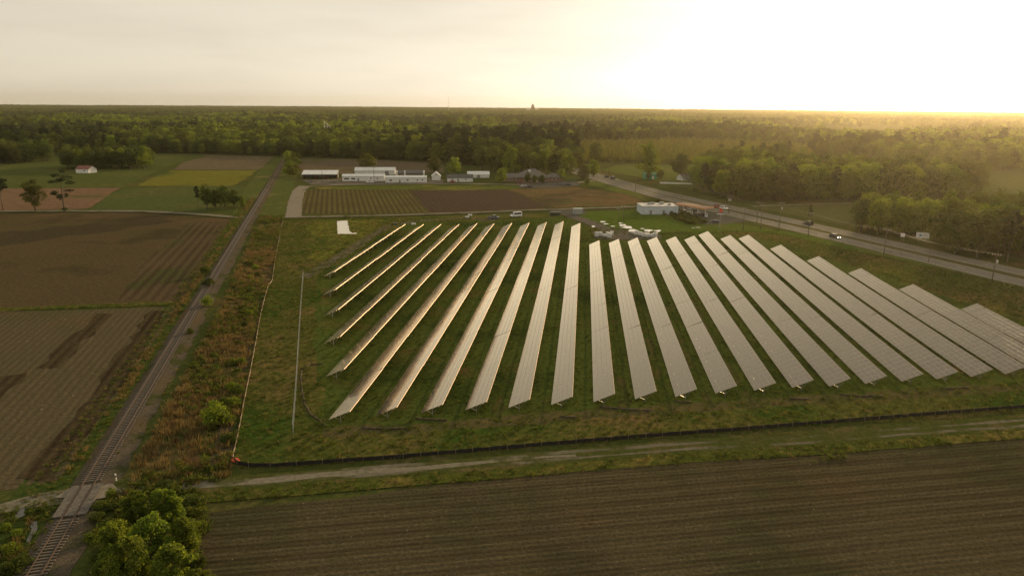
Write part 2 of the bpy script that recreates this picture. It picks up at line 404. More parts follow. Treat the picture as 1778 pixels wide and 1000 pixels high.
m_soil = ground_mat('tilled_soil', [(.28, (.040, .034, .018)), (.48, (.070, .059, .033)), (.70, (.112, .096, .057))], fine=2.2,
                    big=[((.084, .063, .035), .035, .54, .68), ((.052, .052, .026), .045, .50, .64), ((.042, .037, .023), .02, .55, .68)], stripe=(TRACK_DEG, 2.76, (.034, .027, .014), .6, 2.5), bump=.9, bdist=.12, speck=((.20, .17, .12), .55, .05))
FIELD_S = GP([(352, 892), (600, 865), (900, 826), (1200, 795), (1500, 765), (1778, 742)]) + [(170, 128), (170, 30), (-22, 30), G(338, 1000)]
ridge_field('south_field', FIELD_S, TRACK_DEG, .92, .05, m_soil, seed=4)
m_soil2 = ground_mat('stubble_soil', [(.28, (.050, .042, .025)), (.48, (.082, .068, .040)), (.70, (.118, .100, .062))], fine=1.6,
                     big=[((.060, .066, .028), .03, .50, .64), ((.105, .072, .042), .04, .55, .68)], stripe=(RAIL_DEG, 1.5, (.060, .050, .028), .4, 1.0), bump=.8, bdist=.15, speck=((.30, .27, .22), .35, .05))
FIELD_W = GP([(-260, 556), (0, 541), (312, 533), (250, 620), (170, 730), (98, 842), (0, 852), (-260, 880)])
ridge_field('west_field', FIELD_W, RAIL_DEG, 1.5, .045, m_soil2, seed=6, step=6)
m_dark = ground_mat('fresh_tillage', [(.3, (.040, .031, .017)), (.5, (.062, .048, .026)), (.72, (.092, .072, .041))], fine=1.2, stripe=(RAIL_DEG, 2.0, (.028, .021, .013), 1.0, .3), bump=.9, bdist=.2)
for pts in ([(64, 640), (100, 640), (196, 545), (168, 545)], [(-60, 700), (0, 655), (48, 648), (2, 692), (-60, 740)], [(30, 830), (92, 838), (170, 728), (246, 620), (286, 540), (262, 540), (190, 640), (110, 745)]):
    sheet('tilled_strip', GP(pts), m_dark, z=.10, rough=1.0)
m_soil3 = ground_mat('fallow_soil', [(.28, (.044, .034, .018)), (.48, (.073, .056, .030)), (.70, (.110, .085, .048))], fine=1.0,
                     big=[((.066, .062, .026), .022, .50, .62), ((.112, .074, .038), .02, .55, .68), ((.046, .042, .022), .03, .55, .66)], stripe=(4, 2.6, (.062, .044, .024), .55, 1.2), bump=.8, bdist=.2)
FIELD_NW = GP([(-300, 372), (0, 371), (260, 369), (400, 380), (378, 420), (346, 470), (318, 528), (150, 531), (0, 537), (-300, 556)])
sheet('northwest_field', FIELD_NW, m_soil3, rough=1.0)
m_soil3b = ground_mat('headland_soil', [(.28, (.052, .038, .022)), (.48, (.082, .060, .035)), (.70, (.120, .090, .055))], fine=1.2, big=[((.060, .064, .026), .04, .5, .64)], stripe=(RAIL_DEG, 3.0, (.040, .030, .018), .85, .6), bump=.8, bdist=.2)
sheet('field_headland', GP([(330, 386), (385, 386), (340, 468), (312, 520), (205, 522), (262, 450)]), m_soil3b, rough=2.5)
sheet('field_dark_band', GP([(0, 404), (150, 390), (290, 379), (300, 386), (140, 408), (0, 428)]), ground_mat('damp_soil', [(.3, (.036, .032, .018)), (.55, (.058, .048, .027)), (.75, (.085, .070, .040))], fine=.7, stripe=(4, 2.6, (.034, .028, .016), .5, 1.0), big=[((.085, .058, .033), .03, .5, .62)]), rough=3)
m_edge = ground_mat('grass_baulk', [(.3, (.034, .054, .012)), (.55, (.066, .082, .020)), (.75, (.115, .105, .034))], fine=.7, big=[((.130, .105, .036), .06, .52, .66)], bump=.9, bdist=.3)
strip('field_baulk', GP([(-300, 560), (0, 538), (160, 532), (325, 527)]), 3.4, m_edge, z=.12, jit=.5)
# far-left meadows and crops
def far_field(name, pts, ramp, **k):
    return sheet(name, GP(pts), ground_mat(name, ramp, **k), rough=1.5, step=10)
far_field('clover_field', [(-300, 330), (0, 328), (212, 326), (180, 345), (150, 363), (0, 366), (-300, 368)], [(.3, (.105, .068, .042)), (.5, (.150, .095, .060)), (.72, (.190, .130, .085))], fine=.25, big=[((.085, .085, .030), .02, .5, .62), ((.180, .100, .062), .03, .55, .66)], stripe=(4, 4, (.10, .07, .04), .4, 1.5))
far_field('hay_meadow', [(-300, 300), (0, 290), (110, 268), (360, 269), (300, 285), (250, 308), (215, 325), (0, 327), (-300, 329)], [(.3, (.046, .062, .017)), (.5, (.068, .084, .024)), (.72, (.092, .104, .034))], fine=.2, big=[((.100, .105, .032), .012, .5, .64)], stripe=(20, 9, (.050, .062, .018), .5, 3))
far_field('green_crop', [(216, 327), (330, 323), (420, 324), (418, 345), (390, 364), (330, 368), (155, 364), (182, 345)], [(.3, (.046, .064, .020)), (.5, (.066, .084, .028)), (.72, (.086, .104, .038))], fine=.3, stripe=(20, 5, (.046, .060, .02), .5, 2), big=[((.090, .092, .032), .02, .5, .66)])
far_field('yellow_crop', [(240, 323), (268, 308), (296, 296), (448, 296), (425, 312), (405, 323)], [(.3, (.085, .090, .016)), (.5, (.130, .122, .022)), (.72, (.185, .160, .036))], fine=.16, big=[((.065, .082, .022), .02, .52, .64)], stripe=(16, 6, (.08, .09, .02), .4, 2))
far_field('brown_stubble', [(298, 295), (320, 282), (364, 270), (475, 273), (462, 286), (450, 295)], [(.3, (.080, .064, .040)), (.5, (.112, .090, .056)), (.72, (.145, .118, .075))], fine=.2, stripe=(12, 6, (.085, .07, .045), .4, 2))
far_field('rail_meadow', [(425, 325), (452, 297), (480, 274), (520, 276), (512, 320), (500, 374), (440, 374), (405, 372)], [(.3, (.048, .064, .018)), (.5, (.070, .086, .024)), (.72, (.100, .104, .034))], fine=.3, big=[((.130, .115, .045), .03, .54, .66)])
far_field('north_field', [(515, 276), (640, 277), (770, 285), (770, 300), (600, 303), (512, 300)], [(.3, (.078, .060, .040)), (.5, (.108, .084, .056)), (.72, (.140, .110, .075))], fine=.25, big=[((.082, .084, .034), .02, .55, .7)])
far_field('striped_crop', [(520, 333), (560, 327), (712, 330), (728, 348), (742, 369), (640, 372), (522, 372)], [(.3, (.040, .032, .016)), (.5, (.060, .048, .024)), (.72, (.085, .068, .036))], fine=.4, stripe=(104, 2.7, (.112, .106, .036), .9, .3), big=[((.050, .058, .022), .02, .55, .7)])
far_field('dark_field', [(713, 331), (880, 329), (960, 360), (855, 366), (745, 369), (730, 349)], [(.3, (.046, .034, .024)), (.5, (.068, .050, .036)), (.72, (.095, .070, .050))], fine=.5, stripe=(105, 3, (.048, .036, .026), .5, .6))
far_field('russet_field', [(884, 329), (1000, 325), (1090, 338), (1118, 354), (1040, 358), (964, 361)], [(.3, (.085, .060, .030)), (.5, (.125, .085, .042)), (.72, (.165, .115, .060))], fine=.25, big=[((.062, .056, .032), .02, .5, .62), ((.080, .090, .028), .03, .54, .66)], stripe=(20, 3.5, (.08, .058, .03), .5, 1.5))
far_field('strip_lawn', [(545, 326), (745, 321), (905, 323), (905, 328), (800, 331), (560, 329)], [(.3, (.050, .070, .016)), (.5, (.076, .094, .022)), (.72, (.115, .120, .034))], fine=.3, big=[((.150, .135, .036), .03, .54, .66)])
far_field('roadside_lawn', [(1010, 318), (1035, 313), (1110, 338), (1125, 350), (1100, 340), (1040, 326)], [(.3, (.052, .074, .016)), (.5, (.080, .100, .024)), (.72, (.140, .140, .036))], fine=.3)
far_field('store_lawn', [(1000, 372), (1020, 368), (1110, 366), (1200, 378), (1300, 392), (1420, 412), (1560, 445), (1660, 472), (1500, 440), (1340, 404), (1250, 404), (1130, 404), (1060, 396)], [(.3, (.040, .072, .012)), (.5, (.062, .098, .016)), (.72, (.095, .125, .024))], fine=.4, big=[((.105, .098, .030), .03, .54, .68)])
far_field('north_lawn', [(1045, 296), (1075, 287), (1205, 287), (1260, 312), (1300, 345), (1215, 334), (1140, 314)], [(.3, (.055, .076, .018)), (.5, (.082, .102, .026)), (.72, (.125, .130, .036))], fine=.3, big=[((.140, .120, .045), .03, .54, .68)])
far_field('far_pale_field', [(1375, 279), (1490, 280), (1540, 292), (1480, 300), (1380, 292)], [(.3, (.110, .100, .050)), (.5, (.140, .128, .066)), (.72, (.170, .155, .085))], fine=.2)
far_field('east_meadow', [(1630, 300), (1778, 299), (2300, 310), (2300, 385), (1778, 352), (1700, 348), (1650, 322)], [(.3, (.040, .054, .016)), (.5, (.058, .072, .022)), (.72, (.080, .090, .03))], fine=.2)
far_field('verge_meadow', [(1310, 360), (1470, 355), (1640, 358), (1620, 380), (1560, 400), (1480, 396), (1440, 386)], [(.3, (.058, .066, .022)), (.5, (.082, .086, .030)), (.72, (.110, .108, .04))], fine=.3)

# --- farm tracks and yards
m_gravel = ground_mat('gravel', [(.3, (.150, .135, .108)), (.5, (.200, .180, .145)), (.72, (.250, .230, .190))], fine=1.4, big=[((.110, .098, .068), .06, .54, .66)], bump=.4, bdist=.06)
m_lane = ground_mat('sandy_lane', [(.3, (.115, .104, .078)), (.5, (.160, .146, .112)), (.72, (.205, .188, .150))], fine=1.3, big=[((.072, .076, .032), .16, .54, .64)], bump=.4, bdist=.06)
LANE = GP([(-300, 372), (0, 367), (120, 366.5), (250, 367), (330, 371), (420, 378), (520, 377), (700, 373.5), (800, 370), (900, 366), (1000, 362.5), (1112, 359)])
strip('farm_lane', LANE, 4.6, m_lane, jit=.4, step=6)
m_ditch = ground_mat('ditch', [(.3, (.020, .022, .010)), (.55, (.034, .036, .014)), (.75, (.052, .052, .02))], fine=.8, bump=.8)
strip('lane_ditch', [(x - .1, y - 4.6) for x, y in LANE], 2.6, m_ditch, jit=.8, step=5)
TRACK = GP([(150, 858), (205, 853), (300, 845), (410, 837), (560, 826), (700, 814), (850, 803), (1000, 790), (1200, 775), (1400, 764), (1600, 748), (1778, 735)]) + [(170, 122)]
m_tw = ground_mat('track_middle', [(.3, (.034, .046, .013)), (.55, (.056, .066, .018)), (.75, (.088, .086, .028))], fine=1.0, big=[((.098, .080, .036), .1, .52, .64)], bump=.8)
strip('south_track', TRACK, 6.5, m_tw, jit=.7)
m_rut = ground_mat('wheel_rut', [(.3, (.085, .076, .056)), (.5, (.125, .113, .086)), (.72, (.165, .152, .122))], fine=1.0, big=[((.060, .066, .022), .07, .46, .56)], bump=.4)
def offset_line(line, d):
    L, Rr = strip_pts(line, 2 * abs(d)); return L if d > 0 else Rr
TR = resample(TRACK, 4)
strip('wheel_rut', offset_line(TR, .95), .8, m_rut, jit=.25); strip('wheel_rut', offset_line(TR, -.95), .7, m_rut, jit=.25)
strip('dirt_track', resample(GP([(200, 853.5), (300, 845.5), (410, 837.5), (560, 826.5), (640, 819.5), (720, 813), (850, 803), (1000, 790)]), 4), 1.9, m_lane, jit=.35, w1=.7)
sheet('track_grass_edge', [*offset_line(TR, -2.4), *offset_line(TR, -5.0)[::-1]], ground_mat('field_margin', [(.3, (.036, .052, .011)), (.55, (.072, .084, .018)), (.75, (.130, .120, .034))], fine=.9, big=[((.145, .120, .036), .09, .52, .64)], bump=1, bdist=.3), rough=.6)
sheet('level_crossing', GP([(96, 866), (130, 846), (196, 842), (205, 852), (188, 866), (150, 872)]), m_gravel, z=.285, rough=.3, step=2)
strip('west_track', GP([(-160, 905), (0, 885), (60, 868), (118, 862)]), 3.4, m_lane, jit=.4)
strip('farm_drive', GP([(509, 378), (511, 362), (514, 345), (520, 330), (530, 323)]), 7.5, m_gravel, jit=.5)
strip('yard_road', GP([(522, 324), (600, 321), (700, 320), (800, 319), (905, 321), (1000, 318), (1030, 314)]), 4.5, m_gravel, jit=.4, step=6)
m_yard = ground_mat('yard', [(.3, (.090, .080, .064)), (.5, (.130, .115, .092)), (.72, (.175, .158, .130))], fine=.5, big=[((.068, .070, .036), .06, .55, .68)], bump=.3)
sheet('farm_yard', GP([(524, 313), (600, 311), (745, 309), (770, 312), (770, 318), (745, 320), (540, 321)]), m_yard, rough=.6)
m_asph = ground_mat('asphalt', [(.3, (.062, .058, .052)), (.5, (.085, .080, .072)), (.72, (.110, .105, .095))], fine=.8, big=[((.120, .112, .095), .05, .55, .68)], bump=.2, bdist=.03)
sheet('car_park', GP([(902, 318), (1002, 314.5), (1006, 323), (960, 327), (902, 327)]), m_asph, rough=.3)
sheet('store_forecourt', GP([(1168, 362), (1215, 350), (1262, 356), (1330, 374), (1300, 384), (1262, 389), (1225, 391), (1196, 382), (1180, 374)]), m_asph, rough=.3)
m_haul = ground_mat('crushed_stone', [(.3, (.070, .062, .052)), (.5, (.105, .094, .080)), (.72, (.145, .132, .112))], fine=1.6, big=[((.060, .058, .034), .07, .56, .68)], bump=.5)
strip('access_road', GP([(955, 363), (985, 372), (1020, 385), (1050, 398), (1085, 408), (1110, 412)]), 6.5, m_haul, jit=.5)
sheet('equipment_pad', GP([(1028, 402), (1060, 398), (1110, 402), (1146, 408), (1150, 414), (1090, 417), (1034, 415)]), m_haul, rough=.8)
sheet('asphalt_apron', GP([(958, 366), (1012, 364), (1020, 371), (990, 376)]), m_asph, rough=.3)

# --- highway: two carriageways and a grass median
H_FAR = [(40, 700), (62, 575), (90, 455), (120, 369), (138, 319), (150, 284), (160, 254), (169, 229), (205, 130), (250, 0)]
H_NEAR = [(30, 640), (55, 520), (84, 407), (110, 331), (124, 293), (136, 258), (146, 229), (154, 206), (181, 130), (224, 10)]
def px_fix(line): return line
m_conc = ground_mat('carriageway', [(.3, (.150, .138, .118)), (.5, (.185, .172, .150)), (.72, (.220, .208, .185))], fine=.5, big=[((.130, .120, .102), .03, .5, .66)], stripe=(-70, 3.6, (.140, .128, .108), .35, .4), bump=.15, bdist=.03)
def spline(line, step=8.0):
    P_ = [Vector((x, y)) for x, y in line]; P_ = [P_[0] * 2 - P_[1]] + P_ + [P_[-1] * 2 - P_[-2]]; out = []
    for i in range(1, len(P_) - 2):
        a, b, c, d = P_[i - 1:i + 3]; k = max(2, int((c - b).length / step))
        for j in range(k):
            t = j / k; q = .5 * ((2 * b) + (c - a) * t + (2 * a - 5 * b + 4 * c - d) * t * t + (3 * b - a - 3 * c + d) * t ** 3); out.append((q.x, q.y))
    out.append(line[-1]); return out
HF, HN = spline(H_FAR), spline(H_NEAR)
far_c, near_c = offset_line(HF, -4.2), offset_line(HN, 4.2)
m_shld = ground_mat('road_shoulder', [(.3, (.075, .076, .034)), (.5, (.105, .100, .048)), (.72, (.135, .125, .066))], fine=.5, bump=.5)
strip('highway_shoulder', far_c, 12.5, m_shld, jit=.5, step=6); strip('highway_shoulder', near_c, 12.5, m_shld, jit=.5, step=6)
strip('carriageway', far_c, 8.2, m_conc, jit=0, step=6); strip('carriageway', near_c, 8.2, m_conc, jit=0, step=6)
m_paint = plain('road_paint', (.62, .60, .54), .7, noise=.2); m_yellow = plain('yellow_paint', (.55, .40, .08), .7, noise=.2)
LAYER[0] += .004; zp = .02 + LAYER[0]
for c_, s_ in ((far_c, 1), (near_c, -1)):
    strip('edge_line', offset_line(c_, 3.7), .16, m_paint if s_ > 0 else m_paint, z=zp, jit=0, step=6); strip('edge_line', offset_line(c_, -3.7), .16, m_paint, z=zp, jit=0, step=6)
    d = MB(); rs = resample(c_, 1.5)
    for i in range(0, len(rs) - 2, 8):
        (x0, y0), (x1, y1) = rs[i], rs[i + 2]; L_ = math.hypot(x1 - x0, y1 - y0); nx, ny = -(y1 - y0) / L_ * .08, (x1 - x0) / L_ * .08
        d.add([(x0 - nx, y0 - ny, zp), (x1 - nx, y1 - ny, zp), (x1 + nx, y1 + ny, zp), (x0 + nx, y0 + ny, zp)], [(0, 1, 2, 3)])
    struct(d.build('lane_line', m_paint))
strip('field_lane', GP([(1306, 359), (1380, 356), (1470, 353.5), (1660, 357), (1800, 362)]), 3.2, m_lane, jit=.3)

# --- water: pond, puddles, ditch pools
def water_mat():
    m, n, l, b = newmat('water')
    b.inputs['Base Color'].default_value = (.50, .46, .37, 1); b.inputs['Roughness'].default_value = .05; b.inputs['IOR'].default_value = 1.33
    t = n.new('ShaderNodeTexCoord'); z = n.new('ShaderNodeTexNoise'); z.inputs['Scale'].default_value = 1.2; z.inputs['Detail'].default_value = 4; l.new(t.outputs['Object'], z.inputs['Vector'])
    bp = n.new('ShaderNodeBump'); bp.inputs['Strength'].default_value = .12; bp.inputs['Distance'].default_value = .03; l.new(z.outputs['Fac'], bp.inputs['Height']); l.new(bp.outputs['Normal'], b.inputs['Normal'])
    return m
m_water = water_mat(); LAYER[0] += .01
WATER = []
m_ditchw = glass_mat('ditch_water', (.05, .046, .034), .05)
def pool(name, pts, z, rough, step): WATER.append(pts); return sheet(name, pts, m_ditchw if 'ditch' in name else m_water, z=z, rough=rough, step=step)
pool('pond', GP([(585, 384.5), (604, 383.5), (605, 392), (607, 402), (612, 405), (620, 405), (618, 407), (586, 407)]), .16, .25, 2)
rng = random.Random(12)
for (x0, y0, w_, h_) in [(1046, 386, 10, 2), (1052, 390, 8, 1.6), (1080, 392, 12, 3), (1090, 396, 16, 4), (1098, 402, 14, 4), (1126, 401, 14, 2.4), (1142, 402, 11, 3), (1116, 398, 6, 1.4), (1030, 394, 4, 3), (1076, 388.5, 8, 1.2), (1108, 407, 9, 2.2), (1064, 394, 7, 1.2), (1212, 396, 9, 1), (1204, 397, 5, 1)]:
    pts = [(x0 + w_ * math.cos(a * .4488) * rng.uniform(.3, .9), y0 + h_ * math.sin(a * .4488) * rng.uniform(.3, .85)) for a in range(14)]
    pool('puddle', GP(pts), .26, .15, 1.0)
pool('ditch_water', GP([(34, 884), (42, 882), (44, 896), (30, 902), (26, 898)]), .15, .12, .6)
pool('ditch_water', GP([(54, 906), (64, 905), (66, 918), (58, 930), (50, 944), (46, 940), (54, 924)]), .15, .12, .6)

# ================================================================== SOLAR ARRAY
TILT = 25.0
def panel_mat():
    """dark cells under anti-reflective glass: mirror-like at a glancing view, dark when looked into"""
    m, n, l, b = newmat('solar_glass'); n.remove(b)
    t = n.new('ShaderNodeTexCoord'); br = n.new('ShaderNodeTexBrick'); br.offset = 0; br.inputs['Scale'].default_value = 1; br.inputs['Brick Width'].default_value = .16; br.inputs['Row Height'].default_value = .16
    br.inputs['Mortar Size'].default_value = .004; br.inputs['Color1'].default_value = (.016, .015, .019, 1); br.inputs['Color2'].default_value = (.019, .017, .021, 1); br.inputs['Mortar'].default_value = (.07, .065, .06, 1)
    l.new(t.outputs['Object'], br.inputs['Vector'])
    df = n.new('ShaderNodeBsdfDiffuse'); l.new(br.outputs['Color'], df.inputs['Color'])
    gl = n.new('ShaderNodeBsdfGlossy'); gl.inputs['Color'].default_value = (1.0, .90, .72, 1)
    z = n.new('ShaderNodeTexNoise'); z.inputs['Scale'].default_value = .35; l.new(t.outputs['Object'], z.inputs['Vector'])
    k = n.new('ShaderNodeMapRange'); k.inputs['To Min'].default_value = .10; k.inputs['To Max'].default_value = .20; l.new(z.outputs['Fac'], k.inputs['Value']); l.new(k.outputs['Result'], gl.inputs['Roughness'])
    f = n.new('ShaderNodeFresnel'); f.inputs['IOR'].default_value = 2.2; mu = n.new('ShaderNodeMath'); mu.operation = 'MULTIPLY'; mu.use_clamp = True; mu.inputs[1].default_value = 6.4; pw = n.new('ShaderNodeMath'); pw.operation = 'POWER'; pw.inputs[1].default_value = 2.1; l.new(f.outputs['Fac'], pw.inputs[0]); l.new(pw.outputs['Value'], mu.inputs[0])
    mx = n.new('ShaderNodeMixShader'); l.new(mu.outputs['Value'], mx.inputs['Fac']); l.new(df.outputs['BSDF'], mx.inputs[1]); l.new(gl.outputs['BSDF'], mx.inputs[2]); l.new(mx.outputs['Shader'], n['Material Output'].inputs['Surface'])
    return m
m_cell = panel_mat()
m_alu = plain('aluminium_frame', (.46, .42, .35), .36, metal=1.0, noise=.06); m_edge_alu = plain('aluminium_rail', (.50, .40, .32), .56, metal=1.0, noise=.1)
m_steel = plain('galvanised_steel', (.42, .42, .41), .45, metal=.9, noise=.15)
MOD_L, MOD_W, GAP = 1.96, .99, .025
def module_geo(mb, x0, y0, dx=MOD_W, dy=MOD_L, z=0.0):
    """a framed module lying in x (up the slope), y (along the row)"""
    fr = .028; t = .04
    a = [(x0, y0), (x0 + dx, y0), (x0 + dx, y0 + dy), (x0, y0 + dy)]
    b = [(x0 + fr, y0 + fr), (x0 + dx - fr, y0 + fr), (x0 + dx - fr, y0 + dy - fr), (x0 + fr, y0 + dy - fr)]
    vs = [(x, y, z) for x, y in a] + [(x, y, z + t) for x, y in a] + [(x, y, z + t - .004) for x, y in b]
    mb.add(vs, [(0, 3, 2, 1), (0, 1, 5, 4), (1, 2, 6, 5), (2, 3, 7, 6), (3, 0, 4, 7)], 1)
    mb.add(vs[4:], [(0, 1, 5, 4), (1, 2, 6, 5), (2, 3, 7, 6), (3, 0, 4, 7)], 1)
    mb.add(vs[8:], [(0, 1, 2, 3)], 0)
m_worn = ground_mat('worn_soil', [(.3, (.044, .050, .015)), (.5, (.072, .066, .024)), (.72, (.105, .084, .036))], fine=.9, big=[((.046, .064, .014), .10, .42, .54)], bump=.8)
mb = MB(); module_geo(mb, 0, 0); ME_MODULE = mb.mesh('solar_module')
ME_MODULE.materials.append(m_cell); ME_MODULE.materials.append(m_alu)
SEC = 10                                            # modules along one table
TABLES, PURLINS = {}, {}
def table_meshes(n):
    if n not in TABLES:
        mb = MB()
        for i in range(n):
            for k in range(4): module_geo(mb, k * (MOD_W + GAP), i * (MOD_L + GAP))
        TABLES[n] = mb.mesh('module_table'); TABLES[n].materials.append(m_cell); TABLES[n].materials.append(m_alu)
        mb = MB()
        for k in range(4): mb.box(.30 + k * 1.015 - .03, .30 + k * 1.015 + .03, -.08, n * (MOD_L + GAP) + .02, -.10, -.01)
        mb.box(4 * (MOD_W + GAP) - GAP + .002, 4 * (MOD_W + GAP) + .04, 0, n * (MOD_L + GAP) - GAP, -.06, .038)
        PURLINS[n] = mb.mesh('purlins'); PURLINS[n].materials.append(m_edge_alu)
    return TABLES[n], PURLINS[n]
SLOPE_W = 4 * (MOD_W + GAP) - GAP
LOW = .75
def support_mesh():
    """one driven post with its raking rafter and strut, in row space (x across, z up), at y = 0"""
    m = MB(); c, s_ = math.cos(R(TILT)), math.sin(R(TILT)); mid = SLOPE_W / 2
    pt = (mid * c, LOW + mid * s_ - .16)
    m.box(pt[0] - .07, pt[0] + .07, -.05, .05, -.3, pt[1])
    m.tube((.25 * c, 0, LOW + .25 * s_ - .15), ((SLOPE_W - .25) * c, 0, LOW + (SLOPE_W - .25) * s_ - .15), .05, n=4)
    m.tube((pt[0], 0, .45), ((mid + 1.25) * c, 0, LOW + (mid + 1.25) * s_ - .16), .035, n=4)
    m.tube((pt[0], 0, .55), ((mid - 1.1) * c, 0, LOW + (mid - 1.1) * s_ - .16), .035, n=4)
    return m
ME_POST = support_mesh().mesh('support_post'); ME_POST.materials.append(m_steel)
BOT = [(560, 480), (562, 512), (565, 548), (567, 596), (571, 654), (577, 729), (657, 722), (735, 717), (810, 712), (884, 708), (958, 703), (1029, 698), (1100, 693), (1170, 689), (1240, 683), (1308, 678), (1375, 673), (1436, 671), (1498, 666), (1561, 662), (1622, 658), (1682, 654), (1742, 649), (1801, 645), (1858, 641)]
TOP = [(692, 396), (722, 396), (752, 396), (782, 396), (812, 395), (841, 394), (872, 393), (902, 393), (932, 392), (961, 391), (990, 394), (1022, 424), (1057, 422), (1090, 420), (1124, 419), (1157, 417), (1189, 416), (1213, 408), (1252, 415), (1284, 414), (1339, 432), (1402, 452), (1478, 475), (1565, 503), (1674, 537)]
ROW_DEG = 5.65
NUMW = 'first second third fourth fifth sixth seventh eighth ninth tenth eleventh twelfth thirteenth fourteenth fifteenth sixteenth seventeenth eighteenth nineteenth twentieth twenty-first twenty-second twenty-third twenty-fourth twenty-fifth'.split()
rng = random.Random(21)
ca, sa = math.cos(R(ROW_DEG)), math.sin(R(ROW_DEG))
bl = [G(*b, LOW) for b in BOT]; tl = [G(*t, LOW) for t in TOP]
# all rows are parallel: take each row's middle, and its two ends along the common direction
lat = []
for b, t in zip(bl, tl):
    mx_, my_ = (b[0] + t[0]) / 2, (b[1] + t[1]) / 2; lat.append(mx_ * ca - my_ * sa)
fit = np.polyfit(range(25), lat, 1)
WORN = [(11, 55), (12, 70), (13, 45), (14, 62), (15, 50), (17, 40), (18, 58), (8, 30), (20, 36)]
m_trunk = plain('bark', (.085, .066, .048), .9, noise=.3, scale=2.0, bump=.5)
for i in range(25):
    la = .55 * lat[i] + .45 * float(np.polyval(fit, i))
    y0 = bl[i][0] * sa + bl[i][1] * ca; y1 = tl[i][0] * sa + tl[i][1] * ca
    total = int(round((y1 - y0) / (MOD_L + GAP))); nt = (total + SEC - 1) // SEC
    lab = f'{NUMW[i]} tilted row of solar panels counting from the wire fence by the railway'
    row = thing('solar_panel_row', lab, 'solar panels', (la * ca + y0 * sa, -la * sa + y0 * ca, 0), -R(ROW_DEG), 'rows of solar panels')
    tz = 0.0
    for (wi, wl_) in WORN:
        if wi == i:
            lx = la + SLOPE_W + 1.4; strip('worn_ground', [((lx + .3 * math.sin(k * 1.3)) * ca + (y0 - 2 + k * wl_ / 12) * sa, -(lx + .3 * math.sin(k * 1.3)) * sa + (y0 - 2 + k * wl_ / 12) * ca) for k in range(13)], 1.9, m_worn, z=.075, jit=.5, w1=.7)
    for j in range(nt):
        n_ = min(SEC, total - j * SEC); ylen = n_ * (MOD_L + GAP)
        tl_ = TILT + rng.gauss(0, .45); tz = .6 * tz + rng.uniform(-.02, .02); rx = rng.gauss(0, .0010)
        rot = (rx, -R(tl_), 0)
        base = Vector((0, j * SEC * (MOD_L + GAP), LOW + tz))
        tm, pm = table_meshes(n_)
        if j < 1 or (j < 2 and i > 8):
            Mx = Matrix.Translation(base) @ Matrix.Rotation(rot[0], 4, 'X') @ Matrix.Rotation(rot[1], 4, 'Y')
            for a in range(n_):
                for k in range(4):
                    o = put('solar_module', ME_MODULE, None, row); o.matrix_local = Mx @ Matrix.Translation((k * (MOD_W + GAP), a * (MOD_L + GAP), 0)) @ Matrix.Rotation(rng.gauss(0, .0010), 4, 'X') @ Matrix.Rotation(rng.gauss(0, .0014), 4, 'Y')
        else:
            o = put('module_table', tm, None, row, base); o.rotation_euler = rot; stuff(o)
        o = put('purlin', pm, None, row, base); o.rotation_euler = rot
        for q in range(4):
            if ylen > 2 + q * 5: put('support_post', ME_POST, None, row, (0, base.y + .5 + q * (ylen - .8) / 3.6, 0))

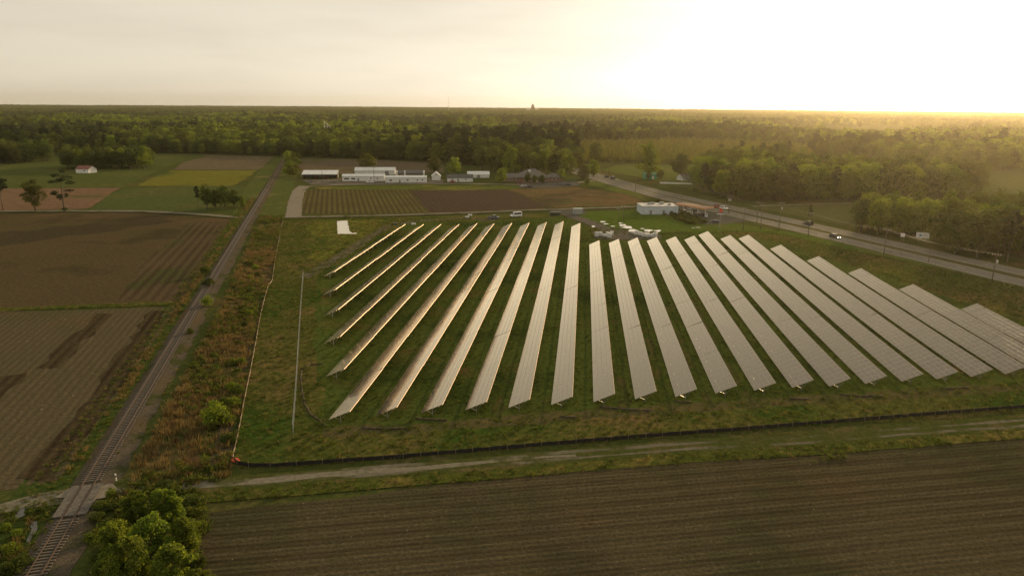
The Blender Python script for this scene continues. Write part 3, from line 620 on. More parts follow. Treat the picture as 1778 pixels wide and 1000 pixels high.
# ================================================================== TREES
lf_oak = leaf_mat('oak_leaves', (.032, .048, .010), (.095, .118, .022), .42)
lf_lime = leaf_mat('young_leaves', (.060, .102, .012), (.190, .228, .034), .54, .015)
lf_pine = leaf_mat('pine_needles', (.018, .030, .009), (.050, .064, .018), .15, .02)
lf_dry = leaf_mat('dry_blades', (.105, .074, .033), (.250, .180, .088), .3, .02)
lf_weed = leaf_mat('weed_leaves', (.036, .058, .010), (.120, .142, .026), .45, .03)
def crown_mesh(name, seed, h, r, base, nlobe, nleaf, ls, mat, lobes=None, flat=.75, up=.3, shell=(.55, 1.0)):
    """leaf-sized faces spread through overlapping lobes; each face carries a random tone"""
    g = np.random.default_rng(seed)
    if lobes is None:
        lobes = []
        ch = h - base
        for k in range(nlobe):
            a = k * 2.399 + g.uniform(-.4, .4); t = (k + .5) / nlobe
            zz = base + ch * (.18 + .70 * t) + g.normal(0, .04) * ch
            prof = math.sin(math.pi * min(.97, .16 + .80 * t)) ** .7
            rr = r * .68 * prof * g.uniform(.55, 1.05)
            if k == nlobe - 1: rr *= .25
            lobes.append((rr * math.cos(a), rr * math.sin(a), zz, r * g.uniform(.34, .52) * (.75 + .35 * prof)))
    L = np.array(lobes); wts = L[:, 3] ** 2; wts /= wts.sum()
    idx = g.choice(len(L), nleaf, p=wts)
    d = g.normal(size=(nleaf, 3)); d[:, 2] += up; d /= np.linalg.norm(d, axis=1)[:, None]
    rad = L[idx, 3] * (shell[0] + (shell[1] - shell[0]) * g.random(nleaf) ** .5) * (1 + .17 * g.normal(size=nleaf))
    an = g.uniform(.62, 1.45, (len(L), 3)); c = L[idx, :3] + d * rad[:, None] * an[idx] * np.array([1, 1, flat])
    nrm = d * .8 + g.normal(size=(nleaf, 3)) * .65; nrm[:, 2] += .25; nrm /= np.linalg.norm(nrm, axis=1)[:, None]
    t = np.cross(nrm, g.normal(size=(nleaf, 3))); t /= np.linalg.norm(t, axis=1)[:, None]; b = np.cross(nrm, t)
    s = (ls * g.uniform(.55, 1.35, nleaf))[:, None]
    q = np.stack([c - t * s * .5, c - b * s * g.uniform(.25, .5, (nleaf, 1)) + nrm * s * .12, c + t * s * .5, c + b * s * g.uniform(.25, .5, (nleaf, 1)) + nrm * s * .1], 1)
    me = bpy.data.meshes.new(name); me.vertices.add(nleaf * 4); me.vertices.foreach_set('co', q.reshape(-1).astype(np.float32))
    me.loops.add(nleaf * 4); me.loops.foreach_set('vertex_index', np.arange(nleaf * 4, dtype=np.int32))
    me.polygons.add(nleaf); me.polygons.foreach_set('loop_start', np.arange(0, nleaf * 4, 4, dtype=np.int32)); me.polygons.foreach_set('loop_total', np.full(nleaf, 4, np.int32))
    me.update(calc_edges=True)
    lt = g.uniform(.15, .85, len(L)); tone = np.clip(lt[idx] * .55 + g.random(nleaf) * .45, 0, 1)
    at = me.attributes.new('tone', 'FLOAT', 'FACE'); at.data.foreach_set('value', tone.astype(np.float32))
    me.materials.append(mat)
    return me, lobes
def trunk_mesh(name, seed, h, r0, lobes, lean=.03):
    g = random.Random(seed); m = MB(); n = 5; pts = []
    top = h * .82
    for k in range(n + 1):
        t = k / n; pts.append(Vector((g.uniform(-1, 1) * lean * h * t, g.uniform(-1, 1) * lean * h * t, top * t)))
    for k in range(n): m.tube(pts[k] - Vector((0, 0, .3 if k == 0 else .05)), pts[k + 1], r0 * (1 - .85 * k / n) * (1.25 if k == 0 else 1), r0 * (1 - .85 * (k + 1) / n), 7)
    for (x, y, z, rr) in lobes:
        s0 = max(.25, min(.9, (z - math.hypot(x, y) * .7) / top)) * n; k = min(n - 1, int(s0)); a = pts[k].lerp(pts[k + 1], s0 - k)
        b = Vector((x, y, z)); mid = a.lerp(b, .5) + Vector((0, 0, -.06 * (b - a).length)); rb = r0 * (1 - .8 * s0 / n) * .5
        m.tube(a, mid, rb, rb * .7, 5); m.tube(mid, b, rb * .7, rb * .25, 5)
    me = m.mesh(name); me.materials.append(m_trunk)
    return me
PROTO = {}
def proto(key, seed, h, r, base, nlobe, nleaf, ls, mat, r0, **k):
    c, lo = crown_mesh(key + '_crown', seed, h, r, base, nlobe, nleaf, ls, mat, **k)
    PROTO[key] = (c, trunk_mesh(key + '_trunk', seed, h, r0, lo), h, r)
for s_ in range(5):
    proto(f'oak{s_}', 30 + s_, 16, [6.2, 5.4, 7.0, 5.8, 6.6][s_], [.5, 1.2, .6, .2, .3][s_], [15, 13, 17, 14, 16][s_], 2300, .85, lf_oak, .36)
for s_ in range(3):
    proto(f'lime{s_}', 50 + s_, 15, [5.6, 5.0, 6.0][s_], .3, [13, 12, 15][s_], 2200, .80, lf_lime, .32)
for s_ in range(3):
    proto(f'pine{s_}', 70 + s_, 20, [3.6, 3.2, 4.0][s_], [8, 9, 7][s_], [11, 10, 12][s_], 1500, .75, lf_pine, .28, flat=.6)
for s_ in range(2):                                # young plantation pine: a narrow cone
    lo = [(math.cos(k * 2.4) * (1 - k / 10) * 1.1, math.sin(k * 2.4) * (1 - k / 10) * 1.1, 1.2 + k * .62, 1.15 - k * .085) for k in range(10)]
    proto(f'sapling{s_}', 90 + s_, 7.6, 2.1, .6, 10, 420, .55, leaf_mat('young_pine', (.070, .082, .014), (.180, .180, .040), .42), .12, lobes=lo)
for s_ in range(3):                                # hedge shrubs and weeds near the camera
    proto(f'shrub{s_}', 110 + s_, 2.4, 1.5, .15, 8, 900, .28, [lf_lime, lf_weed, lf_oak][s_], .05)
def bushy(k):
    q = random.Random(500 + k); out = []
    for i in range(46):
        z = 1.0 + 6.4 * (i / 45) ** .9; a = q.uniform(0, 6.28); rr = 2.7 * math.sin(math.pi * min(.98, .22 + .74 * i / 45)) ** .6 * math.sqrt(q.random())
        out.append((rr * math.cos(a), rr * math.sin(a), z + q.uniform(-.3, .5), q.uniform(.42, .95)))
    return out
for s_ in range(3):
    proto(f'near{s_}', 130 + s_, 8.0, [3.1, 2.7, 3.4][s_], .7, [46, 40, 50][s_], 9000, .36, [lf_lime, lf_lime, lf_lime][s_], .14, shell=(.15, 1.15), lobes=bushy(s_))
# the tall sparse roadside pine and the round dense tree beside it
lo = [(1.2, .4, 18.6, 1.5), (-1.8, 0, 16.6, 1.9), (2.6, .3, 15.2, 2.0), (-3.6, .5, 13.6, 1.7), (4.6, 0, 13.2, 1.5), (.3, -1, 14.5, 1.4), (3.1, .4, 9.6, 1.6), (-3.3, -.3, 8.4, 2.1), (-1.6, .6, 6.6, 1.7), (2.0, 0, 7.4, 1.3), (.2, 0, 1.0, 1.1)]
proto('lonepine', 160, 20, 5, 5, 11, 1700, .6, lf_pine, .34, lobes=lo, flat=.5)
lo = [(math.cos(k * 2.4) * rr, math.sin(k * 2.4) * rr, z, q) for k, (rr, z, q) in enumerate([(1.0, 14.2, 1.9), (2.2, 12.6, 2.3), (2.8, 11.2, 2.4), (3.0, 9.6, 2.6), (3.4, 8.2, 2.6), (3.1, 7.0, 2.7), (3.2, 5.6, 2.4), (2.4, 4.4, 2.2), (1.4, 3.0, 1.8), (0, 10, 3), (0, 6.5, 2.8), (2.9, 10.4, 2.1), (-2.6, 13, 1.6)])]
proto('dense', 161, 16, 5.5, 2, 13, 3200, .6, lf_oak, .34, lobes=lo)

trng = random.Random(99)
def tree(key, x, y, h, label, group=None, name='broadleaf_tree', cat='tree', wide=1.0, rz=None):
    c, t, ph, pr = PROTO[key]; s = h / ph
    o = thing(name, label, cat, (x, y, 0), trng.uniform(0, 6.28) if rz is None else rz, group)
    put('trunk', t, None, o, scale=(s, s, s)); put('crown', c, None, o, scale=(s * wide, s * wide, s))
    return o
def tree_px(key, px, py, top, label, **k):
    x, y = G(px, py); return tree(key, x, y, max(1.0, height_at(px, py, top)), label, **k)
def oak(): return f'oak{trng.randrange(5)}'
def lime(): return f'lime{trng.randrange(3)}'
def pine(): return f'pine{trng.randrange(3)}'
def mixed(po=.6, pl=.25):
    r_ = trng.random(); return oak() if r_ < po else lime() if r_ < po + pl else pine()

# --- single trees
tree_px('pine1', 6, 366, 303, 'dark leaning pine at the end of the lane-side line of three', name='pine_tree', wide=1.35)
tree_px('dense', 62, 367, 309, 'dense round dark tree between two pines beside the farm lane')
tree_px('lonepine', 112, 367, 292, 'tall sparse pine with bare trunk beside the farm lane', name='pine_tree', rz=0.0)
for px, py, tp, key, lb in [(344, 362, 322, 'pine0', 'slender tree with bare stem at the end of the clump by the railway'), (360, 363, 320, 'oak1', 'dark round-topped tree standing in the clump by the railway'), (374, 361, 327, 'oak3', 'low dark tree in the middle of the clump by the railway'),
                            (391, 360, 319, 'oak4', 'tallest leafy tree in the clump by the railway'), (408, 361, 328, 'oak0', 'broad dark tree in the clump beside the railway track'), (421, 361, 340, 'lime1', 'small yellowish bush-like tree closest to the railway track')]:
    tree_px(key, px, py, tp, lb, group='trees in the railway clump', wide=.8)
tree_px('oak2', 638, 300, 265, 'big round tree behind the white farm sheds', wide=1.1)
tree_px('oak0', 755, 304, 270, 'dark rounded tree beside the small white gabled hut')
tree_px('lime2', 790, 304, 273, 'yellow-green rounded tree behind the dark-roofed white cottage')
tree_px('lime0', 872, 319, 290, 'round light green tree at the end of the brick building')
for px, py, tp, key, lb in [(916, 318, 300, 'oak1', 'small dark tree against the wing of the brick building'), (928, 320, 303, 'oak3', 'dark clipped tree in front of the brick building entrance'), (941, 320, 303, 'oak0', 'second clipped tree in front of the brick building entrance'),
                            (975, 315, 293, 'lime1', 'light green tree at the road end of the brick building'), (1019, 321, 308, 'oak2', 'low dark bush on the lawn beside the highway'), (1014, 312, 284, 'oak4', 'spreading tree beside the highway verge above the lawn bush'),
                            (1030, 308, 275, 'lime0', 'leafy light tree overhanging the highway'), (1126, 309, 247, 'lime1', 'tall golden tree behind the green shed'), (1181, 311, 264, 'oak3', 'broad tree beside the tall golden tree'),
                            (1126, 313, 297, 'oak1', 'small dark cone-shaped tree in front of the green shed'), (1146, 314, 294, 'oak0', 'dark rounded tree at the end wall of the green shed'), (1143, 358, 344, 'oak3', 'small dark round tree behind the blue-grey store'),
                            (1404, 398, 352, 'pine2', 'narrow pole-like tree beside the highway pole'), (1207, 336, 325, 'shrub2', 'dark bush at the corner of the roadside wood'), (500, 283, 262, 'lime2', 'green tree at the far end of the railway hedge')]:
    tree_px(key, px, py, tp, lb, wide=.4 if 'pole-like' in lb else 1.0)
# trees around the brick building and behind it
for k, (px, py, tp, key) in enumerate([(885, 306, 255, 'lime1'), (905, 303, 247, 'oak2'), (928, 300, 262, 'lime0'), (945, 299, 258, 'lime2'), (962, 303, 262, 'oak1'), (978, 300, 255, 'lime0'), (990, 304, 268, 'lime1'), (860, 299, 252, 'oak0'), (838, 296, 250, 'oak3'), (950, 297, 272, 'lime2'), (1000, 296, 262, 'oak4')]):
    tree_px(key, px, py, tp, 'bright green leafy tree crowding behind the brick building', group='trees behind the brick building')
# trees along the back of the railway hedge
for k in range(16):
    t = 440 + k * 13; x, y = rail_pt(t, 9 + trng.uniform(-2, 5))
    tree(trng.choice(['shrub0', 'shrub1', 'oak1', 'lime0']), x, y, trng.uniform(4, 8), 'small scrubby tree in the hedge along the far railway', 'hedge trees along the far railway', wide=1.1)
# shrubs along the railway
for px, py, tp, key, lb, w_ in [(357, 478, 463, 'shrub2', 'dark round bush left of the railway track', 1.0), (364, 499, 483, 'shrub2', 'dark squat bush at the edge of the railway ballast', 1.1), (361, 532, 514, 'shrub0', 'bright lime-green bush beside the railway track', .9), (331, 580, 569, 'shrub1', 'small brown-green bush on the railway ballast shoulder', 1.0),
                                (374, 740, 700, 'shrub0', 'large bright green bush in the dry grass by the silt fence', .9), (194, 866, 848, 'shrub0', 'little green bush at the corner of the level crossing', .8)]:
    tree_px(key, px, py, tp, lb, name='bush', cat='bush', wide=w_)
for k in range(26):
    t = trng.random(); px = 395 + 52 * t + trng.uniform(-14, 8); py = 770 - 330 * t
    x, y = G(px, py); tree(f'shrub{trng.randrange(2)}', x, y, trng.uniform(.9, 2.0), 'scrubby green bush in the dry grass beside the silt fence', 'bushes in the railway belt', name='bush', cat='bush', wide=1.3)
# thicket at the near end of the belt
for k, (px, py, h_, key, w_) in enumerate([(205, 975, 5.2, 'near1', 1.0), (245, 930, 6.0, 'near0', .9), (292, 918, 5.6, 'near2', .95), (268, 985, 6.6, 'near0', 1.0), (322, 965, 5.0, 'near1', 1.0), (228, 1030, 6.6, 'near2', 1.0), (305, 1035, 6.2, 'near0', 1.05), (205, 1055, 4.6, 'near1', 1.1), (345, 1050, 4.2, 'near1', 1.1), (185, 1015, 3.0, 'near2', 1.1)]):
    x, y = G(px, py); tree(key, x, y, h_, 'bushy bright green tree in the thicket beside the level crossing', 'trees in the thicket by the crossing', wide=w_)
for k, (px, py, h_) in enumerate([(20, 960, 1.3), (40, 985, 1.6), (70, 890, .8), (30, 930, .9), (12, 1000, 1.8), (168, 905, 1.2), (158, 940, 1.1), (172, 884, 1.2), (330, 880, 1.5), (350, 920, 1.1), (300, 860, 1.7), (285, 850, 1.4), (10, 920, .9), (345, 985, 1.3)]):
    x, y = G(px, py); tree(f'shrub{k % 3}', x, y, h_, 'low leafy bush in the rough grass by the level crossing', 'bushes round the crossing', name='bush', cat='bush', wide=1.3)

# --- woods as numbered trees: those standing at the front of each wood
def grove(poly_px, spacing, hmin, hmax, label, group, kinds, limit=999, jit=.35):
    poly = GP(poly_px); xs = [p[0] for p in poly]; ys = [p[1] for p in poly]; pts = []
    y = min(ys)
    while y < max(ys):
        x = min(xs)
        while x < max(xs):
            p = (x + trng.uniform(-jit, jit) * spacing, y + trng.uniform(-jit, jit) * spacing)
            if inside(p, poly): pts.append(p)
            x += spacing
        y += spacing * .9
    pts.sort(key=lambda p: math.hypot(*p) + trng.uniform(0, 12)); REST.setdefault(group, []).extend((p, hmin, hmax) for p in pts[limit:]); pts = pts[:limit]
    for p in pts: tree(kinds(), p[0], p[1], trng.uniform(hmin, hmax), label, group, wide=trng.uniform(.85, 1.1))
    return len(pts)
cnt = []; REST = {}
cnt.append(grove([(112, 295), (268, 294), (262, 287), (125, 287)], 9.0, 13, 18, 'dark broadleaf tree in the copse behind the red-roofed barn', 'trees of the barn copse', lambda: mixed(.6, .3), limit=22))
cnt.append(grove([(-60, 291), (85, 281), (88, 272), (-60, 274)], 11, 14, 19, 'dark tree in the copse at the corner of the hay meadow', 'trees of the meadow copse', lambda: mixed(.6, .3), limit=22))
cnt.append(grove([(1210, 336), (1300, 352), (1380, 351), (1460, 353), (1600, 347), (1690, 345), (1700, 332), (1580, 322), (1400, 312), (1300, 302), (1220, 312)], 9.5, 16, 22, 'rounded tree in the roadside wood across the highway', 'trees of the roadside wood', lambda: mixed(.6, .3), limit=75))
cnt.append(grove([(1470, 402), (1500, 411), (1560, 415), (1610, 408), (1590, 391), (1500, 389)], 8.0, 13, 17.5, 'rounded yellow-green tree in the clump beside the field lane', 'trees of the lane clump', lambda: lime() if trng.random() < .7 else oak()))
cnt.append(grove([(1622, 440), (1680, 452), (1800, 466), (2050, 500), (2050, 420), (1778, 398), (1660, 400), (1615, 415)], 9.0, 15, 20, 'dark tree in the wood behind the roadside billboard', 'trees of the billboard wood', lambda: mixed(.65, .25), limit=34))

# --- the great wood: front rank as single trees, the mass behind as one
FOREST = GP([(-900, 250), (-300, 262), (0, 268), (120, 266), (270, 266), (480, 271), (560, 274), (740, 281), (850, 291), (905, 297), (990, 296), (1005, 284), (1060, 282), (1200, 281), (1240, 285), (1310, 300), (1380, 276), (1500, 277), (1545, 291), (1640, 297), (1778, 296), (2300, 305), (2700, 300)])
FAR = 2300.0
FOREST = FOREST + [(2600, 700), (2900, FAR), (-2900, FAR), (-2600, 900)]
CLEAR = [GP([(885, 224), (948, 226), (950, 243), (905, 246)]), GP([(1375, 277), (1490, 278), (1545, 293), (1480, 301), (1370, 293)]), [(HF[i][0] + 9, HF[i][1]) for i in range(0, 60, 4)] + [(HN[i][0] - 9, HN[i][1]) for i in range(56, -1, -4)]]
PLANT = GP([(985, 251), (1200, 247), (1480, 262), (1378, 277), (1240, 285), (1060, 282), (1005, 283)])
g = np.random.default_rng(5)
def jgrid(x0, x1, y0, y1, s, j=.38):
    xs, ys = np.meshgrid(np.arange(x0, x1, s), np.arange(y0, y1, s)); P_ = np.stack([xs.ravel(), ys.ravel()], 1); return P_ + g.uniform(-j, j, P_.shape) * s
P_ = jgrid(-1900, 1900, 380, FAR, 8.6)
ang = np.degrees(np.arctan2(P_[:, 0], P_[:, 1])); P_ = P_[np.abs(ang) < 46]
k = inside_np(P_, FOREST)
for c_ in CLEAR: k &= ~inside_np(P_, c_)
k &= ~inside_np(P_, PLANT)
P_ = P_[k]
# distance of each tree to the front edge of the wood
edge = np.array(resample(FOREST[:23], 4.0)); dist = np.array([np.min(np.hypot(*(edge - p).T)) if -700 < p[0] < 800 and p[1] < 1000 else 999 for p in P_])
front = (dist < 8.5) & (np.abs(np.degrees(np.arctan2(P_[:, 0], P_[:, 1]))) < 37) & (np.hypot(*P_.T) < 760) & (np.arange(len(P_)) % 10 < 8)
for p in P_[front]: tree(mixed(.55, .2), p[0], p[1], trng.uniform(15, 21), 'tall dark tree in the front rank of the great wood', 'trees edging the great wood', wide=trng.uniform(.8, 1.05))
cnt.append(int(front.sum()))
print('individual trees', cnt)

def scatter(name, pts, keys, scl, label=None, cat=None, zs=None, wide=None, rng_=None, meshes=None, idx=None):
    """ONE uncountable mass (kind = stuff): points that carry leafy meshes through geometry nodes"""
    rg = rng_ or np.random.default_rng(len(pts)); n = len(pts)
    me = bpy.data.meshes.new(name); me.vertices.add(n)
    co = np.zeros((n, 3), np.float32); co[:, :2] = pts
    if zs is not None: co[:, 2] = zs
    me.vertices.foreach_set('co', co.ravel())
    a = me.attributes.new('rot', 'FLOAT', 'POINT'); a.data.foreach_set('value', rg.uniform(0, 6.28, n).astype(np.float32))
    a = me.attributes.new('scl', 'FLOAT_VECTOR', 'POINT'); w_ = rg.uniform(.85, 1.15, n) if wide is None else wide
    sc = np.stack([scl * w_, scl * w_, scl], 1).astype(np.float32); a.data.foreach_set('vector', sc.ravel())
    objs = []
    for mm in (meshes or [PROTO[q][0] for q in keys]):
        po = bpy.data.objects.new(name + '_source', mm); objs.append(po)
    a = me.attributes.new('idx', 'INT', 'POINT'); a.data.foreach_set('value', (rg.integers(0, len(objs), n) if idx is None else idx).astype(np.int32))
    o = put(name, me)
    ng = bpy.data.node_groups.new(name, 'GeometryNodeTree')
    ng.interface.new_socket('Geometry', in_out='INPUT', socket_type='NodeSocketGeometry'); ng.interface.new_socket('Geometry', in_out='OUTPUT', socket_type='NodeSocketGeometry')
    N, L = ng.nodes, ng.links
    gi, go = N.new('NodeGroupInput'), N.new('NodeGroupOutput'); ip = N.new('GeometryNodeInstanceOnPoints'); j = N.new('GeometryNodeJoinGeometry')
    for po in (reversed(objs)):
        oi = N.new('GeometryNodeObjectInfo'); oi.inputs['Object'].default_value = po; oi.inputs['As Instance'].default_value = True; L.new(oi.outputs['Geometry'], j.inputs[0])
    def attr(nm, ty):
        q = N.new('GeometryNodeInputNamedAttribute'); q.data_type = ty; q.inputs['Name'].default_value = nm; return q.outputs['Attribute']
    cx = N.new('ShaderNodeCombineXYZ'); L.new(attr('rot', 'FLOAT'), cx.inputs['Z']); er = N.new('FunctionNodeEulerToRotation'); L.new(cx.outputs['Vector'], er.inputs[0])
    ip.inputs['Pick Instance'].default_value = True
    L.new(gi.outputs[0], ip.inputs['Points']); L.new(j.outputs[0], ip.inputs['Instance']); L.new(attr('idx', 'INT'), ip.inputs['Instance Index'])
    L.new(er.outputs[0], ip.inputs['Rotation']); L.new(attr('scl', 'FLOAT_VECTOR'), ip.inputs['Scale']); L.new(ip.outputs[0], go.inputs[0])
    md = o.modifiers.new('scatter', 'NODES'); md.node_group = ng
    stuff(o)
    if label: o['label'] = label; o['category'] = cat
    return o
for gname, items in REST.items():
    if items:
        pts_ = np.array([i[0] for i in items]); hs_ = np.array([trng.uniform(i[1], i[2]) for i in items])
        scatter('wood_interior', pts_, ['oak0', 'oak1', 'oak2', 'oak3', 'lime0', 'lime1'], hs_ / 15.8, 'closed mass of ' + gname.replace('trees of the', 'trees deep inside the'), 'wood')
# far trees: light versions
for s_ in range(4): PROTO[f'far{s_}'] = (crown_mesh(f'far{s_}', 200 + s_, 17, [5.6, 5.0, 6.2, 5.2][s_], 3, 10, 420, 1.7, [lf_oak, lf_oak, lf_lime, lf_pine][s_])[0], None, 17, 6)
Q = P_[~front]
# clearings and stands: the wood is a patchwork of heights and kinds
q = np.random.default_rng(77)
for k in range(34):
    cx_ = q.uniform(-900, 1500); cy_ = q.uniform(1000, 2250); rx_, ry_ = q.uniform(110, 330), q.uniform(55, 120)
    if abs(math.degrees(math.atan2(cx_, cy_))) < 44: Q = Q[((Q[:, 0] - cx_) / rx_) ** 2 + ((Q[:, 1] - cy_) / ry_) ** 2 > 1 + .25 * q.normal(size=len(Q))]
def stand(Pq): return .95 + .24 * np.sin(Pq[:, 0] * .012 + 1.3 * np.sin(Pq[:, 1] * .007)) * np.sin(Pq[:, 1] * .013 + 2) + g.normal(0, .15, len(Pq))
def stand_kind(Pq, groups):
    v = np.sin(Pq[:, 0] * .010 + 2.1 * np.sin(Pq[:, 1] * .006 + .5)) * np.sin(Pq[:, 1] * .011 + 1.4 * np.sin(Pq[:, 0] * .005)) + g.normal(0, .38, len(Pq))
    out = np.zeros(len(Pq), int)
    for i in range(len(Pq)):
        c_ = groups[0] if v[i] < -.35 else groups[2] if v[i] > .42 else groups[1]; out[i] = c_[int(g.integers(len(c_)))]
    return out
near_q = Q[np.hypot(*Q.T) < 1000]; far_q = Q[np.hypot(*Q.T) >= 1000]
scatter('forest', near_q, ['oak0', 'oak1', 'oak2', 'oak3', 'lime2', 'lime0', 'lime1', 'pine1', 'pine0'], 1.12 * stand(near_q), 'dense green wood stretching away behind the fields', 'forest', idx=stand_kind(near_q, ([7, 8, 0, 7], [0, 1, 2, 3, 0, 4], [4, 5, 6, 2])))
scatter('forest', far_q, ['far0', 'far1', 'far2', 'far3'], 1.05 * stand(far_q), 'hazy green forest further back behind the front wood', 'forest', idx=stand_kind(far_q, ([3, 3, 0], [0, 1, 1], [2, 2, 0])))
PP = jgrid(-100, 700, 400, 1400, 5.6, .22); PP = PP[inside_np(PP, PLANT)]
scatter('pine_plantation', PP, ['sapling0', 'sapling1'], g.uniform(.6, 1.35, len(PP)), 'young golden-green pine plantation in close rows beyond the highway', 'plantation')
print('forest', len(near_q), len(far_q), len(PP))
# beyond: patches of closed canopy out to the horizon
def patch_mesh(seed, size, n, ls):
    q = np.random.default_rng(seed); ms = []
    lob = [(q.uniform(-.5, .5) * size, q.uniform(-.5, .5) * size, 11 + q.uniform(-3, 4), q.uniform(4.5, 7)) for _ in range(n)]
    return crown_mesh(f'canopy{seed}', seed, 18, 6, 3, n, n * 34, ls, lf_oak, lobes=lob, up=1.2, flat=.9)[0]
CAN = [patch_mesh(300 + i, 120, 170, 3.4) for i in range(4)]
PQ = jgrid(-4600, 4600, FAR - 60, 6150, 112, .1); rr = np.hypot(*PQ.T); PQ = PQ[(rr < 6150) & (np.abs(np.degrees(np.arctan2(PQ[:, 0], PQ[:, 1]))) < 46)]
keep = (np.sin(PQ[:, 0] * .0031 + 2.0) * np.sin(PQ[:, 1] * .0042 + .7) + .5 * np.sin(PQ[:, 1] * .011 + PQ[:, 0] * .0013) + g.normal(0, .12, len(PQ))) < .62; PQ = PQ[keep]
scatter('distant_forest', PQ, [], g.uniform(.9, 1.1, len(PQ)), 'distant forest canopy fading into the haze at the horizon', 'forest', wide=np.ones(len(PQ)), meshes=CAN)

# ================================================================== RAILWAY TRACK
m_rust = plain('rusty_rail', (.105, .072, .052), .5, metal=.5, noise=.25, scale=8)
m_tie = plain('weathered_tie', (.140, .118, .094), .9, noise=.4, scale=2.5, bump=.4)
trk = thing('railway_track', 'rusty single railway track on weathered wooden ties beside the fields', 'railway', (RAIL0[0], RAIL0[1], 0), R(RAIL_DEG - 90))
for sgn in (-1, 1):
    m = MB(); x = sgn * .7525
    prof = [(x - .07, .40), (x + .07, .40), (x + .02, .42), (x + .02, .50), (x + .036, .52), (x + .036, .555), (x - .036, .555), (x - .036, .52), (x - .02, .50), (x - .02, .42)]
    m.prism(prof, -60, 880); m.build('rail', m_rust, trk)
mb = MB(); mb.box(-1.3, 1.3, -.115, .115, .22, .40); ME_TIE = mb.mesh('tie'); ME_TIE.materials.append(m_tie)
rg = random.Random(8); rest_tie = MB()
for i in range(620):
    y = -22 + i * .62
    if -5.2 < y < 4.2: continue
    if i < 300:
        o = put('tie', ME_TIE, None, trk, (rg.uniform(-.06, .06), y + rg.uniform(-.04, .04), rg.uniform(-.03, .02))); o.rotation_euler = (0, 0, rg.uniform(-.02, .02))
    else: rest_tie.box(-1.3, 1.3, y - .115, y + .115, .23, .40)
stuff(rest_tie.build('far_ties', m_tie, trk))
m_plank = plain('crossing_plank', (.105, .094, .078), .9, noise=.3)
m = MB(); m.box(-.62, .62, -4.4, 3.4, .30, .50); m.box(-2.0, -.85, -4.4, 3.4, .28, .49); m.box(.85, 2.0, -4.4, 3.4, .28, .49); m.build('crossing_deck', m_plank, trk, bevel=.03)
# milepost
x, y = G(202, 836); mp_ = thing('marker_post', 'small white post with a black band beside the level crossing', 'marker post', (x, y, 0), .3)
m = MB(); m.box(-.09, .09, -.09, .09, -.2, 1.25); m.build('post', plain('white_post', (.62, .60, .55), .7), mp_, bevel=.02)
m = MB(); m.box(-.095, .095, -.095, .095, .75, .95); m.build('band', plain('black_band', (.03, .03, .03), .7), mp_)

# ================================================================== FENCES
m_fab = plain('black_fabric', (.020, .017, .016), .9, noise=.35, scale=1.5); m_fabp = plain('sunlit_tone_fabric', (.25, .20, .14), .85, noise=.3, scale=1.2)  # pale twin of the black fence fabric, its sunlit face put into the colour
m_stake = plain('wood_stake', (.22, .17, .115), .85, noise=.25)
def fabric_fence(name, line, label, mat, hgt, step, thick=.02, sag=.10, seed=1, stakes=True):
    q = random.Random(seed); pts = resample(line, step); th = thing(name, label, 'fence', (pts[0][0], pts[0][1], 0)); x0, y0 = pts[0]
    V, Fc = [], []; fine = resample(pts, step / 3)
    for k, (x, y) in enumerate(fine):
        on = k % 3 == 0
        hh = hgt * (1 if on else 1 - sag * q.uniform(.3, 1)); jx, jy = q.uniform(-.05, .05), q.uniform(-.05, .05)
        V += [(x - x0 + jx * .5, y - y0 + jy * .5, -.05), (x - x0 + jx, y - y0 + jy, hh)]
    n = len(fine); a, b = fine[0], fine[-1]
    dx, dy = b[1] - a[1], -(b[0] - a[0]); d = math.hypot(dx, dy) + 1e-9; V += [(v[0] + dx / d * thick, v[1] + dy / d * thick, v[2]) for v in V[:2 * n]]
    for k in range(n - 1):
        p = 2 * k; Fc += [(p, p + 2, p + 3, p + 1), (2 * n + p, 2 * n + p + 1, 2 * n + p + 3, 2 * n + p + 2), (p + 1, p + 3, 2 * n + p + 3, 2 * n + p + 1)]
    me = bpy.data.meshes.new('fabric'); me.from_pydata(V, [], Fc); put('fabric', me, mat, th)
    if stakes:
        mb = MB(); mb.box(-.03, .03, -.03, .03, -.2, hgt + .22); ms = mb.mesh('stake'); ms.materials.append(m_stake)
        for (x, y) in pts: put('stake', ms, None, th, (x - x0 + q.uniform(-.03, .03), y - y0 - .06, q.uniform(-.08, .06)), (q.uniform(-.08, .08), q.uniform(-.08, .08), q.uniform(0, 1)))
    return th
SILT_S = GP([(404, 799), (412, 806), (432, 810), (470, 811), (560, 805), (700, 795), (850, 782), (1000, 769), (1150, 757), (1300, 746), (1450, 734), (1600, 722), (1778, 708)]) + [(150, 127)]
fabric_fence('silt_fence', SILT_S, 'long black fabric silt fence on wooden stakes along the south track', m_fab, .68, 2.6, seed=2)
SILT_W = GP([(404, 798), (412, 762), (424, 700), (436, 640), (445, 592), (452, 550), (462, 510), (466, 497), (473, 488), (478, 450), (485, 415), (491, 384)])
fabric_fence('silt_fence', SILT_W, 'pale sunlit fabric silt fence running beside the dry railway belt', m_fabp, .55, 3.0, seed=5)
x, y = G(409, 801); q = random.Random(4); m = MB()
